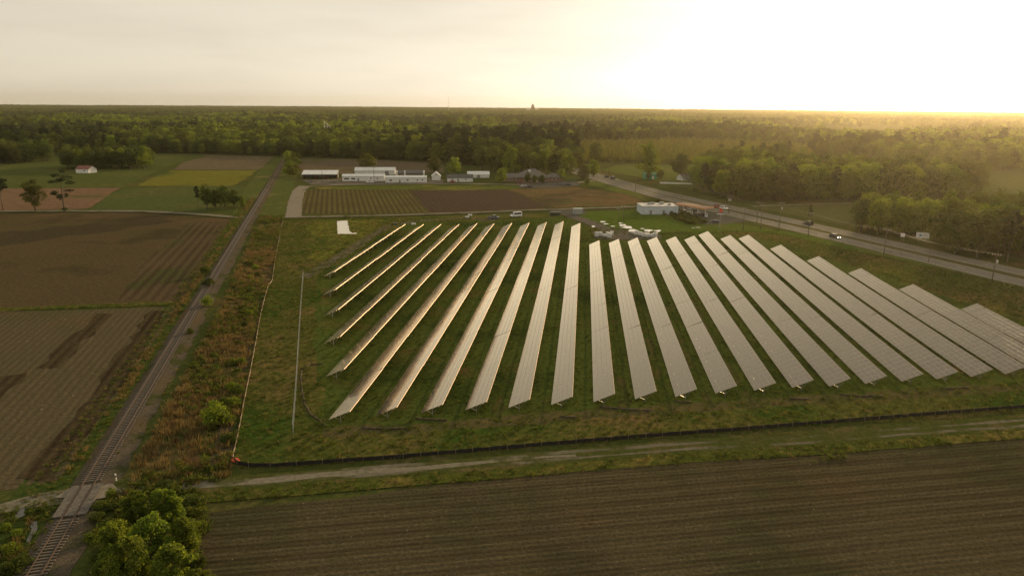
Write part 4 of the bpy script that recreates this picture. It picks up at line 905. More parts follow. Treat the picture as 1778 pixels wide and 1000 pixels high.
for k in range(9):
    a = q.uniform(0, 6.28); p = Vector((q.uniform(-.3, .5), q.uniform(-.2, .2), q.uniform(.05, .35))); u = Vector((math.cos(a), math.sin(a), q.uniform(-.3, .3))) * .28; v = Vector((0, 0, 1)).cross(u).normalized() * .25 + Vector((0, 0, q.uniform(-.1, .2)))
    m.add([p - u - v, p + u - v, p + u + v, p - u + v, p - u - v + Vector((0, 0, .03)), p + u - v + Vector((0, 0, .03)), p + u + v + Vector((0, 0, .03)), p - u + v + Vector((0, 0, .03))], [(0, 3, 2, 1), (4, 5, 6, 7), (0, 1, 5, 4), (1, 2, 6, 5), (2, 3, 7, 6), (3, 0, 4, 7)])
tag(m.build('safety_netting', plain('orange_netting', (.62, .13, .05), .7), loc=(x, y, 0)), 'crumpled orange safety netting at the corner of the silt fence', 'netting')
def wire_fence(line, label, hgt, step, seed):
    q = random.Random(seed); pts = resample(line, step); x0, y0 = pts[0]; th = thing('wire_fence', label, 'fence', (x0, y0, 0))
    mb = MB(); mb.tube((0, 0, -.3), (0, 0, hgt + .1), .045, n=6); ms = mb.mesh('post'); ms.materials.append(m_steel)
    for x, y in pts: put('post', ms, None, th, (x - x0, y - y0, 0), (q.uniform(-.02, .02), q.uniform(-.02, .02), 0))
    w = MB()
    for z in np.linspace(.15, hgt, 8):
        for a, b in zip(pts, pts[1:]): w.tube((a[0] - x0, a[1] - y0, z), (b[0] - x0, b[1] - y0, z), .008, n=3)
    for a, b in zip(resample(pts, .8), resample(pts, .8)[1:]): w.tube((a[0] - x0, a[1] - y0, .1), (a[0] - x0, a[1] - y0, hgt), .007, n=3)
    stuff(w.build('wire_mesh', plain('bright_wire', (.60, .58, .50), .38, metal=.8, noise=.1), th))
    t = MB()
    for a, b in zip(pts, pts[1:]): t.tube((a[0] - x0, a[1] - y0, hgt), (b[0] - x0, b[1] - y0, hgt), .018, n=4)
    t.build('top_rail', m_steel, th)
wire_fence(GP([(509, 757), (514, 690), (519, 600), (523, 535), (527, 480)]), 'galvanised wire fence running straight along the west side of the array', 2.1, 3.2, 3)
# straw wattles / silt socks lying on the ground
m_sock = plain('silt_sock', (.070, .052, .035), .95, noise=.4, scale=1.5, bump=.6); m_sock2 = plain('straw_sock', (.20, .125, .065), .95, noise=.35, scale=2, bump=.6)
def sock(line, r, label, mat, group=None):
    pts = resample(line, 1.2); m = MB(); q = random.Random(int(line[0][0] * 10)); x0, y0 = pts[0]
    ps = [Vector((x - x0 + q.uniform(-.08, .08), y - y0 + q.uniform(-.08, .08), r * .72)) for x, y in pts]
    for a, b in zip(ps, ps[1:]): m.tube(a, b + (b - a) * .08, r * q.uniform(.85, 1.1), r * q.uniform(.85, 1.1), 7)
    tag(m.build('silt_sock', mat, loc=(x0, y0, 0), smooth=True), label, 'silt sock', group)
sock(GP([(560, 632), (540, 634), (526, 640), (522, 655), (525, 680), (529, 702), (540, 720), (555, 731), (566, 740)]), .15, 'long curved brown silt sock lying in front of the panel rows by the wire fence', m_sock)
for k, (a, b, lb) in enumerate([((628, 744), (704, 745), 'dark silt sock on the ground below the sixth and seventh panel rows'), ((722, 727), (775, 730), 'short dark silt sock in the grass at the foot of the eighth panel row'), ((974, 724), (1002, 725), 'tiny dark silt sock below the eleventh panel row'), ((1042, 707), (1130, 714), 'long dark silt sock below the twelfth and thirteenth panel rows'), ((1170, 697), (1198, 699), 'short dark silt sock beside the foot of the fifteenth panel row'), ((1372, 692), (1402, 694), 'dark silt sock in the weeds below the eighteenth panel row'), ((1460, 686), (1530, 689), 'thin dark silt sock on the track below the twentieth panel row'), ((1634, 675), (1680, 674), 'dark silt sock on the track below the twenty-third panel row')]):
    sock(GP([a, ((a[0] + b[0]) / 2, (a[1] + b[1]) / 2 + 1.2), b]), .19, lb, m_sock)

# ================================================================== BUILDINGS
m_white = plain('white_siding', (.66, .66, .64), .6, noise=.10, scale=1.0); m_wroof = plain('white_metal_roof', (.62, .63, .63), .42, metal=.2, noise=.10, scale=.6)
m_groof = plain('grey_shingle', (.125, .118, .110), .9, noise=.25, scale=1.2, bump=.3); m_droof = plain('dark_metal_roof', (.060, .060, .062), .5, noise=.2, scale=.8)
m_red = plain('red_roof', (.20, .075, .055), .7, noise=.25, scale=1.0); m_brick = plain('red_brick', (.24, .125, .085), .9, noise=.25, scale=2.5); m_pane = glass_mat('window_glass', (.02, .022, .025), .08)
m_wood = plain('grey_timber', (.16, .135, .105), .9, noise=.3); m_trim = plain('white_trim', (.70, .69, .66), .5, noise=.06); m_blue = plain('pale_blue_siding', (.46, .52, .58), .6, noise=.1, scale=.8)
m_green = plain('green_siding', (.055, .30, .19), .6, noise=.15); m_door = plain('grey_door', (.20, .20, .20), .6)
def gable(name, label, cx, cy, rz, L, D, wh, rh, wall, roof, wins=(), doors=(), over=.35, ribs=True, cat='building', group=None, hip=0.0, gable_end=False, flat=False):
    """long side L along local x, front faces local -y; origin at the middle of the front's foot"""
    t = thing(name, label, cat, (cx, cy, 0), rz, group)
    m = MB(); x0, x1 = -L / 2, L / 2
    if gable_end:      # ridge runs front to back
        prof = [(x0, 0), (x1, 0), (x1, wh), (0, wh + rh), (x0, wh)]; m.prism(prof, 0, D)
    elif flat: m.box(x0, x1, 0, D, 0, wh + rh)
    else:
        v = [(x0, 0, 0), (x1, 0, 0), (x1, D, 0), (x0, D, 0), (x0, 0, wh), (x1, 0, wh), (x1, D, wh), (x0, D, wh), (x0 + hip, D / 2, wh + rh), (x1 - hip, D / 2, wh + rh)]
        m.add(v, [(0, 1, 5, 4), (2, 3, 7, 6), (1, 2, 6, 9, 5) if not hip else (1, 2, 6, 5), (3, 0, 4, 8, 7) if not hip else (3, 0, 4, 7), (0, 3, 2, 1)])
    m.build('wall', wall, t)
    r = MB(); th = .14; e = over
    if gable_end:
        for s in (-1, 1):
            xe, ze = s * (L / 2 + e), wh - e * rh / (L / 2)
            r.prism([(0, wh + rh + .01), (xe, ze + .01), (xe, ze + th), (0, wh + rh + th)] if s < 0 else [(0, wh + rh + .01), (0, wh + rh + th), (xe, ze + th), (xe, ze + .01)], -e, D + e)
    elif flat: 
        r.box(x0 - .12, x1 + .12, -.12, D + .12, wh + rh, wh + rh + .28)
    else:
        zo = wh - e * rh / (D / 2); h2 = hip and e
        A = [(x0 - e, -e, zo), (x1 + e, -e, zo), (x1 + e, D + e, zo), (x0 - e, D + e, zo), (x0 + hip - (0 if hip else e), D / 2, wh + rh), (x1 - hip + (0 if hip else e), D / 2, wh + rh)]
        B = [(a, b, c + th) for a, b, c in A]
        r.add([(a, b, c + .015) for a, b, c in A] + B, [(6, 7, 11, 10), (8, 9, 10, 11), (0, 4, 5, 1), (2, 5, 4, 3), (0, 1, 7, 6), (2, 3, 9, 8), (1, 2, 8, 7), (3, 0, 6, 9)] + ([(7, 8, 11), (9, 6, 10)] if hip else [(1, 5, 11, 7), (5, 2, 8, 11), (3, 4, 10, 9), (4, 0, 6, 10)]))
    ro = r.build('roof', roof, t)
    if ribs and not flat and not gable_end and not hip:
        k = MB(); n = int(L / 1.2); zo = wh - e * rh / (D / 2)
        for i in range(n + 1):
            x = x0 + (L / n) * i
            k.tube((x, -e, zo + th + .02), (x, D / 2, wh + rh + th + .02), .035, n=3); k.tube((x, D + e, zo + th + .02), (x, D / 2, wh + rh + th + .02), .035, n=3)
        stuff(k.build('seam', roof, ro))
    for (wx, wz, ww, wh_) in wins:
        f = MB(); f.box(wx - ww / 2 - .1, wx + ww / 2 + .1, -.05, .02, wz - .1, wz + wh_ + .1); fo = f.build('window', m_trim, t)
        p = MB(); p.box(wx - ww / 2, wx - .04, -.065, -.045, wz, wz + wh_); p.box(wx + .04, wx + ww / 2, -.065, -.045, wz, wz + wh_); p.build('pane', m_pane, fo)
    for (dx, dw, dh, dm) in doors:
        f = MB(); f.box(dx - dw / 2, dx + dw / 2, -.06, .03, .05, dh); do = f.build('door', dm, t)
        h_ = MB(); h_.box(dx + dw * .36, dx + dw * .41, -.12, -.06, 1.0, 1.15); h_.build('handle', m_steel, do)
    return t
def place(pxl, pxr, py):
    """front foot line between two pixels: middle, angle, length"""
    a, b = G(pxl[0], pxl[1]), G(pxr[0], pxr[1]); return (a[0] + b[0]) / 2, (a[1] + b[1]) / 2, math.atan2(b[1] - a[1], b[0] - a[0]), math.hypot(b[0] - a[0], b[1] - a[1])
RZ = R(6)
def at(pxm, py): return G(pxm, py)
def mpp(px, py): return G(px, py)[1] / F * 1.0      # metres per pixel across at that depth (approx.)
# open implement shed
x, y = at(555, 311); w_ = 60 * mpp(555, 311)
sh = thing('implement_shed', 'open-fronted shed with a pale metal roof on timber posts', 'shed', (x, y, 0), RZ)
r = MB(); r.add([(-w_ / 2, -.4, 3.1), (w_ / 2, -.4, 3.1), (w_ / 2 - .3, 11, 5.0), (-w_ / 2 - .3, 11, 5.0), (-w_ / 2, -.4, 3.28), (w_ / 2, -.4, 3.28), (w_ / 2 - .3, 11, 5.18), (-w_ / 2 - .3, 11, 5.18)], [(0, 3, 2, 1), (4, 5, 6, 7), (0, 1, 5, 4), (1, 2, 6, 5), (2, 3, 7, 6), (3, 0, 4, 7)]); ro = r.build('roof', m_wroof, sh)
k = MB()
for i in range(22): xx = -w_ / 2 + .2 + i * (w_ - .6) / 21; k.tube((xx, -.4, 3.31), (xx - .15, 11, 5.21), .04, n=3)
stuff(k.build('seam', m_wroof, ro))
for i in range(9):
    xx = -w_ / 2 + .25 + i * (w_ - .5) / 8; m = MB(); m.box(xx - .12, xx + .12, 0, .24, -.2, 3.12); m.build('post', m_wood, sh)
m = MB(); m.box(-w_ / 2 + .1, w_ / 2 - .4, 10.5, 10.7, 0, 4.9); m.box(-w_ / 2 + .05, -w_ / 2 + .2, 5, 10.5, 0, 4.1); m.box(w_ / 2 - .5, w_ / 2 - .35, 5, 10.5, 0, 4.1); m.build('wall', m_wood, sh)
# white workshops
def wrow(n, L, z, w, h): return [(-L / 2 + (i + .7) * L / n, z, w, h) for i in range(n)]
x, y = at(631, 315); L_ = 71 * mpp(631, 315)
gable('farm_workshop', 'long white metal workshop beside the open shed', x, y, RZ, L_, 9, 3.4, 1.1, m_white, m_wroof, wins=[(-L_ * .40, 1.3, 3.0, 1.0), (-L_ * .24, 1.3, 2.6, 1.0), (L_ * .18, 1.4, .9, 1.0), (L_ * .34, 1.4, .8, 1.0)], doors=[(-L_ * .12, 1.1, 2.1, m_door)])
x, y = at(705, 317.5); L_ = 70 * mpp(705, 317)
gable('farm_workshop', 'lower long white building with small dark windows between workshop and hut', x, y, RZ, L_, 7.5, 3.5, .9, m_white, m_wroof, wins=[(-L_ * .37, 1.2, 1.6, .9), (L_ * .04, 1.2, 1.2, 1.1), (L_ * .28, 1.3, 1.2, .7), (L_ * .40, 1.4, .9, .9)], doors=[(-L_ * .15, 1.0, 2.1, m_door)])
x, y = at(651, 304); L_ = 68 * mpp(651, 304)
gable('storage_barn', 'wide white barn standing behind the long workshop', x, y, RZ, L_, 12, 3.2, 1.9, m_white, m_wroof, doors=[(L_ * .3, 3, 2.8, m_door)])
x, y = at(713, 306.5); L_ = 47 * mpp(713, 306)
gable('dark_roofed_barn', 'barn with a low dark roof behind the white buildings', x, y, RZ, L_, 10, 2.4, 1.5, m_wood, m_droof)
for i, px in enumerate((689, 703, 736)):
    xx, yy = at(px, 309); ct = thing('feed_silo', ['narrow white silo behind the gap between the workshops', 'narrow white silo in front of the dark-roofed barn', 'narrow white silo at the end of the dark-roofed barn'][i], 'silo', (xx, yy, 0))
    m = MB(); m.lathe([(.55, 0), (.55, 4.6)], 12); m.build('tank', m_white, ct); m = MB(); m.lathe([(.6, 4.6), (.1, 5.4)], 12); m.build('cap', m_wroof, ct)
x, y = at(757.5, 313.5)
gable('gabled_hut', 'small white hut with a steep gable facing the field', x, y, RZ, 15 * mpp(757, 313), 8, 3.0, 2.6, m_white, m_wroof, wins=[(0, 3.3, .7, .8)], doors=[(0, 1.4, 2.1, m_trim)], gable_end=True)
x, y = at(799, 316); L_ = 44 * mpp(799, 316)
gable('white_cottage', 'low white building with a dark roof and small door', x, y, RZ, L_, 8, 2.7, 2.0, m_white, m_droof, wins=[(L_ * .22, 1.2, .9, .9), (-L_ * .3, 1.2, .9, .9)], doors=[(-L_ * .08, 1.0, 2.0, m_door)])
x, y = at(831, 309); L_ = 37 * mpp(831, 309)
gable('pale_shed', 'pale metal-roofed shed beyond the dark-roofed cottage', x, y, RZ, L_, 8, 2.3, 2.0, m_white, m_wroof, doors=[(0, 2.4, 2.1, m_door)])
# brick building: hipped centre with two wings
x, y = at(927, 316); bb = gable('brick_building', 'long brick building with a big grey hipped roof facing the car park', x, y, RZ, 36 * mpp(927, 316) * 1.4, 20, 3.3, 4.8, m_brick, m_groof, wins=[(-6, 1.0, 1.6, 1.5), (-2.5, 1.0, 1.6, 1.5), (5, 1.0, 1.6, 1.5), (8, 1.0, 1.6, 1.5)], doors=[(1.5, 2.0, 2.3, m_trim)], hip=8, over=.7)
def wing(par, ox, oy, L, D, wh, rh, n):
    m = MB(); m.box(ox - L / 2, ox + L / 2, oy, oy + D, 0, wh); m.build('wing_wall', m_brick, par)
    r = MB(); e = .5; A = [(ox - L / 2 - e, oy - e, wh), (ox + L / 2 + e, oy - e, wh), (ox + L / 2 + e, oy + D + e, wh), (ox - L / 2 - e, oy + D + e, wh), (ox - L / 2 + 2.5, oy + D / 2, wh + rh), (ox + L / 2 - 2.5, oy + D / 2, wh + rh)]
    r.add([(a, b, c + .01) for a, b, c in A] + [(a, b, c + .16) for a, b, c in A], [(6, 7, 11, 10), (8, 9, 10, 11), (7, 8, 11), (9, 6, 10), (0, 1, 7, 6), (1, 2, 8, 7), (2, 3, 9, 8), (3, 0, 6, 9), (0, 3, 2, 1)]); r.build('wing_roof', m_groof, par)
    for i in range(n):
        wx = ox - L / 2 + (i + .5) * L / n; f = MB(); f.box(wx - .9, wx + .9, oy - .05, oy + .02, .9, 2.5); fo = f.build('window', m_trim, par); p = MB(); p.box(wx - .8, wx - .05, oy - .07, oy - .045, 1.0, 2.4); p.box(wx + .05, wx + .8, oy - .07, oy - .045, 1.0, 2.4); p.build('pane', m_pane, fo)
wing(bb, -16.2, 1.0, 12.5, 9, 2.9, 2.4, 5); wing(bb, 15.6, 1.5, 11.5, 9, 2.9, 2.4, 4)
m = MB(); m.box(-3, -1.6, 6, 7.2, 6.0, 7.6); m.build('roof_vent', m_trim, bb, bevel=.05)
# red-roofed barn on the left
x, y = at(143, 301); gable('red_roofed_barn', 'lone white barn with a red roof in the hay meadow', x, y, R(-12), 11, 8, 3.0, 2.2, m_white, m_red, wins=[(2, 1.2, 1, 1)], doors=[(-3, 2.6, 2.6, m_trim)], cat='barn')
# store with fuel canopy
a, b = G(1114, 371), G(1178, 375); rz = R(2); x, y = (a[0] + b[0]) / 2, (a[1] + b[1]) / 2; L_ = math.hypot(b[0] - a[0], b[1] - a[1])
st = gable('roadside_store', 'pale blue flat-roofed store beside the highway forecourt', x, y, rz, L_, 12, 3.6, .3, m_blue, plain('grey_membrane', (.42, .43, .44), .7, noise=.2, scale=.5), flat=True, doors=[(-L_ * .25, 1.2, 2.2, m_door), (L_ * .1, 1.2, 2.2, m_door)], cat='store')
m = MB(); m.box(L_ / 2 - .02, L_ / 2 + .05, 2, 9, .8, 2.8); m.build('window', m_pane, st)
for i, (ux, uy, us) in enumerate([(-L_ * .22, 7, .8), (-L_ * .12, 7.5, .9), (L_ * .14, 8, 1.0), (L_ * .3, 4, .7)]):
    m = MB(); m.box(ux - us, ux + us, uy - us, uy + us, 4.15, 4.15 + us * 1.1); o = m.build('roof_unit', m_steel, st, bevel=.06); m = MB(); m.lathe([(us * .6, 4.15 + us * 1.1), (us * .6, 4.25 + us * 1.1)], 10, (ux, uy, 0)); m.build('fan_grille', m_droof, o)
c0, c1 = G(1182, 352, 5), G(1231, 360, 5); cxm, cym = (c0[0] + c1[0]) / 2, (c0[1] + c1[1]) / 2; cl_ = math.hypot(c1[0] - c0[0], c1[1] - c0[1]); caz = math.atan2(c1[1] - c0[1], c1[0] - c0[0])
cn = thing('fuel_canopy', 'long fuel canopy with orange fascia over the store forecourt', 'canopy', (cxm, cym, 0), caz)
m = MB(); m.box(-cl_ / 2, cl_ / 2, -3.2, 3.2, 4.3, 4.9); m.build('roof', plain('brown_canopy_top', (.10, .065, .045), .8, noise=.3), cn)
m = MB(); m.box(-cl_ / 2 - .1, cl_ / 2 + .1, -3.35, -3.2, 4.2, 5.0); m.box(-cl_ / 2 - .1, cl_ / 2 + .1, 3.2, 3.35, 4.2, 5.0); m.box(cl_ / 2, cl_ / 2 + .12, -3.2, 3.2, 4.2, 5.0); m.box(-cl_ / 2 - .12, -cl_ / 2, -3.2, 3.2, 4.2, 5.0); m.build('fascia', plain('orange_fascia', (.62, .30, .16), .5), cn)
for i in range(4):
    m = MB(); xx = -cl_ / 2 + 2 + i * (cl_ - 4) / 3; m.box(xx - .15, xx + .15, -.15, .15, 0, 4.3); m.build('column', m_trim, cn)
    pm = thing('fuel_pump', 'fuel pump on an island under the orange-edged canopy', 'fuel pump', (cxm + math.cos(caz) * (xx + 1), cym + math.sin(caz) * (xx + 1), 0), caz, 'pumps under the canopy')
    m = MB(); m.box(-.45, .45, -.25, .25, .1, 1.9); m.build('cabinet', m_trim, pm, bevel=.04); m = MB(); m.box(-.35, .35, -.28, -.24, 1.2, 1.7); m.build('display', m_pane, pm); m = MB(); m.box(-.6, .6, -.5, .5, 0, .14); m.build('island', m_conc, pm)
# green shed across the highway
x, y = at(1130, 311.5); gable('green_shed', 'small bright green shed across the highway', x, y, R(2), 21 * mpp(1130, 311), 7, 3.4, 1.0, m_green, plain('green_roof', (.06, .26, .17), .5), wins=[(-2, 1.2, .9, 1.0)], doors=[(1.5, 1.2, 2.1, m_trim)], cat='shed')
x, y = at(1196, 314); gable('roadside_house', 'low grey-roofed house under trees across the highway', x, y, R(25), 11, 7, 2.6, 1.9, m_white, m_groof, wins=[(2, 1, 1.2, 1.2), (-2, 1, 1.2, 1.2)], doors=[(0, 1, 2, m_door)], cat='house')
# white wall along the lot across the highway
a, b = G(1146, 319), G(1203, 321); wl_ = thing('low_wall', 'long low white wall in front of the house across the highway', 'wall', (a[0], a[1], 0), math.atan2(b[1] - a[1], b[0] - a[0])); L_ = math.hypot(b[0] - a[0], b[1] - a[1])
for i in range(6): m = MB(); s0 = i * L_ / 6; m.box(s0 + .1, s0 + L_ / 6 - .1, -.12, .12, 0, 1.1); m.build('wall_panel', m_white, wl_); m = MB(); m.box(s0 - .15, s0 + .09, -.18, .18, 0, 1.3); m.build('pier', m_trim, wl_)
# kiosk and electrical gear of the array
x, y = at(1004, 373); kb = thing('switchgear_kiosk', 'grey-blue box-shaped kiosk beside the access road', 'kiosk', (x, y, 0), R(5))
m = MB(); m.box(-2.2, 2.2, 0, 2.6, .1, 2.8); m.build('cabinet', plain('grey_blue_steel', (.26, .30, .33), .5), kb, bevel=.05); m = MB(); m.box(-2.35, 2.35, -.15, 2.75, 2.8, 2.95); m.build('roof', m_steel, kb)
for s in (-1.1, 0, 1.1): m = MB(); m.box(s - .5, s + .5, -.04, .02, .3, 2.6); m.build('door', m_steel, kb)
x, y = at(965, 374.5); kb = thing('skip_container', 'dark low skip standing at the head of the access road', 'skip', (x, y, 0), R(8)); m = MB(); m.prism([(-2.6, .15), (2.0, .15), (2.7, 1.6), (-2.7, 1.6)], 0, 2.0); m.build('hull', plain('dark_green_steel', (.045, .055, .04), .7), kb, bevel=.04); m = MB(); m.box(-2.75, 2.75, -.06, .06, 1.5, 1.68); m.build('rim', m_steel, kb)
rg = random.Random(17)
m_pal = plain('white_wrap', (.62, .62, .60), .5, noise=.1)
for i, (px, py) in enumerate([(1036, 411), (1043, 410), (1050, 411), (1055, 408), (1062, 409), (1058, 413), (1106, 408), (1112, 409), (1118, 411), (1125, 411.5), (1132, 412), (1137, 411.5), (1100, 406), (1124, 408)]):
    x, y = at(px, py); lw = rg.uniform(.6, .9)
    t = thing('wrapped_pallet', ['pale shrink-wrapped pallet on the stone pad', 'pale shrink-wrapped pallet on the stone pad by the puddles'][i > 5], 'pallet', (x, y, 0), rg.uniform(-.4, .4), ['pallets west on the pad', 'pallets east on the pad'][i > 5])
    m = MB()
    for s in (-.5, 0, .42): m.box(-lw, lw, s, s + .1, .0, .14)
    m.build('base', m_wood, t); m = MB(); m.box(-lw, lw, -.55, .6, .15, rg.uniform(1.0, 1.9)); m.build('load', m_pal, t, bevel=.06)
for (px, py, lb) in [(816, 375, 'flat white bundle on the grass beside the farm lane'), (811, 378.5, 'flat white bundle of modules beside the parked dark pickup'), (686, 390, 'low stack of dark panels behind the third row'), (718, 390.5, 'low pale stack of panels behind the fourth row')]:
    x, y = at(px, py); t = thing('panel_stack', lb, 'panel stack', (x, y, 0), rg.uniform(-.2, .2)); m = MB(); m.box(-1.0, 1.0, -.55, .55, .0, .13); m.build('pallet', m_wood, t); m = MB(); m.box(-.98, .98, -.52, .52, .135, .75); m.build('modules', m_pal if 'white' in lb or 'pale' in lb else m_droof, t, bevel=.03)
# billboards
def board(px, py, top, w_, h_, label):
    x, y = at(px, py); H_ = height_at(px, py, top); t = thing('billboard', label, 'billboard', (x, y, 0), R(-28))
    m = MB(); m.box(-w_ / 2, w_ / 2, -.12, .12, H_ - h_, H_); m.build('panel', m_trim, t)
    for s in (-.3, .3): m = MB(); m.box(s * w_ - .1, s * w_ + .1, .13, .3, -.2, H_ - .1); m.build('post', m_wood, t)
    return t, H_
t, H_ = board(1600, 423, 404, 4.6, 2.2, 'white billboard on posts in front of the wood across the highway')
m = MB(); m.box(-1.2, -.4, -.14, -.125, H_ - 1.5, H_ - .7); m.build('emblem', plain('blue_print', (.10, .22, .36), .6), t); m = MB(); m.box(.0, 1.8, -.14, -.125, H_ - 1.0, H_ - .85); m.box(.0, 1.5, -.14, -.125, H_ - 1.4, H_ - 1.28); m.build('print_line', plain('grey_print', (.3, .32, .34), .6), t)
t, H_ = board(1566, 420, 405, 1.5, 1.5, 'small square white sign beside the billboard across the highway')
# filling-station sign
x, y = at(1249, 399); H_ = height_at(1249, 399, 362); t = thing('filling_station_sign', 'tall pole sign with a red top over the store forecourt', 'sign', (x, y, 0), R(-15))
m = MB(); m.tube((0, 0, -.3), (0, 0, H_ - 1.0), .16, n=8); m.build('pole', m_steel, t)
m = MB(); m.box(-1.6, 1.6, -.18, .18, H_ - 2.2, H_ - 1.7); m.build('price_board', m_droof, t); m = MB(); m.box(-1.6, 1.6, -.16, .16, H_ - 2.6, H_ - 2.22); m.build('lower_board', m_trim, t); m = MB(); m.prism([(-.8, H_ - 1.65), (.8, H_ - 1.65), (.35, H_), (-.35, H_)], -.15, .15); m.build('emblem', plain('sign_red', (.60, .05, .03), .5), t)
# things on the skyline
def mast(px, top, dist, label):
    r_ = ray(px, 190); x, y = r_[0] / r_[1] * dist, dist; z = CH + ray(px, top)[2] / ray(px, top)[1] * dist
    t = thing('radio_mast', label, 'mast', (x, y, 0)); n = 8; legs = [(math.cos(a) , math.sin(a)) for a in (0, 2.094, 4.188)]
    for i in range(n):
        m = MB(); z0, z1 = z * i / n, z * (i + 1) / n
        for k in range(3): m.tube((legs[k][0], legs[k][1], z0), (legs[k][0], legs[k][1], z1), .28, n=4); a, b = legs[k], legs[(k + 1) % 3]; m.tube((a[0], a[1], z0), (b[0], b[1], z1), .18, n=3); m.tube((b[0], b[1], z0), (a[0], a[1], z1), .18, n=3)
        m.build('lattice_section', plain('mast_red', (.34, .13, .10), .6) if i % 2 else m_white, t)
mast(779, 168, 3600, 'tall thin lattice radio mast rising above the far forest')
def far_block(px, top, dist, w_, label, name, cat):
    r_ = ray(px, 190); x, y = r_[0] / r_[1] * dist, dist; z = CH + ray(px, top)[2] / ray(px, top)[1] * dist
    t = thing(name, label, cat, (x, y, 0)); m = MB(); m.box(-w_, w_, -w_, w_, 0, z * .82); m.build('tower', m_wood, t); m = MB(); m.prism([(-w_ * .7, z * .82), (w_ * .7, z * .82), (w_ * .45, z), (-w_ * .45, z)], -w_ * .6, w_ * .6); m.build('headhouse', m_wood, t)
    m = MB()
    for s in (-3, -2, 2, 3): m = MB(); m.lathe([(w_ * .55, 0), (w_ * .55, z * .5), (w_ * .1, z * .58)], 10, (s * w_ * 1.05, 0, 0)); m.build('silo', m_white, t)
far_block(925, 181, 4200, 9, 'grain elevator standing on the skyline above the forest', 'grain_elevator', 'grain elevator')
for px, py, d_, lb in [(675, 211, 1250, 'small white round tank above the wood behind the storage barn'), (744, 212, 1240, 'small white round tank above the wood behind the white building')]:
    r_ = ray(px, py); x, y = r_[0] / r_[1] * d_, d_; z = CH + r_[2] / r_[1] * d_
    t = thing('water_tank', lb, 'water tank', (x, y, 0)); m = MB(); m.lathe([(.2, z - 1.5), (1.3, z - .9), (1.7, z), (1.3, z + .9), (.2, z + 1.5)], 14); m.build('tank', plain('tank_white', (.78, .78, .76), .4), t, smooth=True); m = MB(); m.tube((0, 0, 0), (0, 0, z - 1.4), .35, .3, 8); m.build('stem', m_steel, t)
r_ = ray(567, 222); x, y = r_[0] / r_[1] * 1020, 1020
t = thing('lattice_framework', 'pale triangular lattice framework showing above the wood behind the sheds', 'framework', (x, y, 0)); zt = CH + ray(567, 211)[2] / ray(567, 211)[1] * 1020
for a, b in (((-3, 0, 0), (-3, 0, zt)), ((-3, 0, zt), (5, 0, zt - 7)), ((1, 0, 0), (1, 0, zt - 3.5)), ((5, 0, 0), (5, 0, zt - 7)), ((-3, 0, zt - 7), (5, 0, zt - 7))): m = MB(); m.tube(a, b, .3, n=4); m.build('beam', m_trim, t)
x, y = G(955, 245); gable('far_farmhouse', 'pale farmhouse in the clearing beyond the wood', x, y, R(8), 14, 9, 3, 2.5, m_white, m_wroof, wins=[(-4, 1, 1.2, 1.2), (3, 1, 1.2, 1.2)], doors=[(0, 1.1, 2.1, m_door)], cat='house')

# ================================================================== POLES AND CABLES
m_pole = plain('pole_wood', (.13, .105, .08), .9, noise=.25, scale=1.5)
POLES = []
def pole(px, py, top, label, arms=1, trafo=False, rz=0.0):
    x, y = G(px, py); h = height_at(px, py, top); t = thing('utility_pole', label, 'utility pole', (x, y, 0), rz, 'wooden utility poles along the highway')
    m = MB(); m.tube((0, 0, -.5), (0, 0, h), .17, .11, 8); m.build('pole', m_pole, t, smooth=True)
    for a in range(arms):
        z = h - .35 - a * 1.0; m = MB(); m.box(-1.25, 1.25, .12, .24, z - .07, z + .07); ao = m.build('crossarm', m_pole, t)
        for s in (-1.1, -.45, .45, 1.1):
            m = MB(); m.lathe([(.05, z + .07), (.08, z + .14), (.05, z + .2), (.08, z + .26), (.03, z + .32)], 6, (s, .18, 0)); m.build('insulator', m_trim, ao)
    if trafo:
        for s in ((-.45, .45) if trafo > 1 else (.45,)):
            m = MB(); m.lathe([(.28, h - 3.0), (.3, h - 2.9), (.3, h - 2.0), (.2, h - 1.9)], 10, (s, .05, 0)); m.build('transformer', m_steel, t, smooth=True)
    POLES.append((x, y, h, rz)); return t
RZR = R(-70)
pole(1722, 490, 441, 'pole with one grey transformer can across from the dark billboard wood', 1, 1, R(-25))
pole(1534, 444, 398, 'plain pole in the verge behind the twenty-third panel row', 1, 0, R(-25))
pole(1403, 410, 369, 'pole with a wide crossarm in front of the narrow roadside tree', 1, 0, R(-20))
pole(1352, 400, 352, 'tall pole with a crossarm and hanging can near the highway verge', 1, 1, R(-20))
pole(1314, 387, 351, 'pole with a crossarm standing closest to the carriageway by the forecourt', 1, 0, R(-20))
pole(1265, 371, 339, 'pole with two crossarms and two transformer cans by the forecourt', 2, 2, R(-20))
pole(1103, 334, 294, 'pole on the lawn between the russet field and the highway', 1, 0, R(-15))
LINE = list(POLES)
pole(1320, 399, 356, 'bare-looking pole beside the tall pole with hanging can', 1, 0, R(-60)); pole(1290, 400, 361, 'plain pole between the filling-station sign and the tall pole', 1, 0, R(-60))
pole(1074, 386, 362, 'shorter of two neighbouring poles on the lawn by the puddles', 1, 0, R(20)); pole(1082, 384, 357, 'taller of two neighbouring poles on the lawn by the puddles', 1, 0, R(20)); pole(1104, 376, 364, 'short pole at the corner of the pale blue store', 0, 0, 0)
pole(1612, 456, 437, 'short stub pole in the rough grass beside the highway', 0, 0, 0); pole(560, 318, 297, 'thin yard pole in front of the open shed', 0, 0, 0); pole(650, 320, 290, 'yard pole between the two long white buildings', 1, 0, 0); pole(1057, 303, 277, 'slim pole beside the highway bend near the spreading tree', 1, 0, R(-10))
m_cable = plain('cable', (.10, .095, .09), .6, noise=.05)
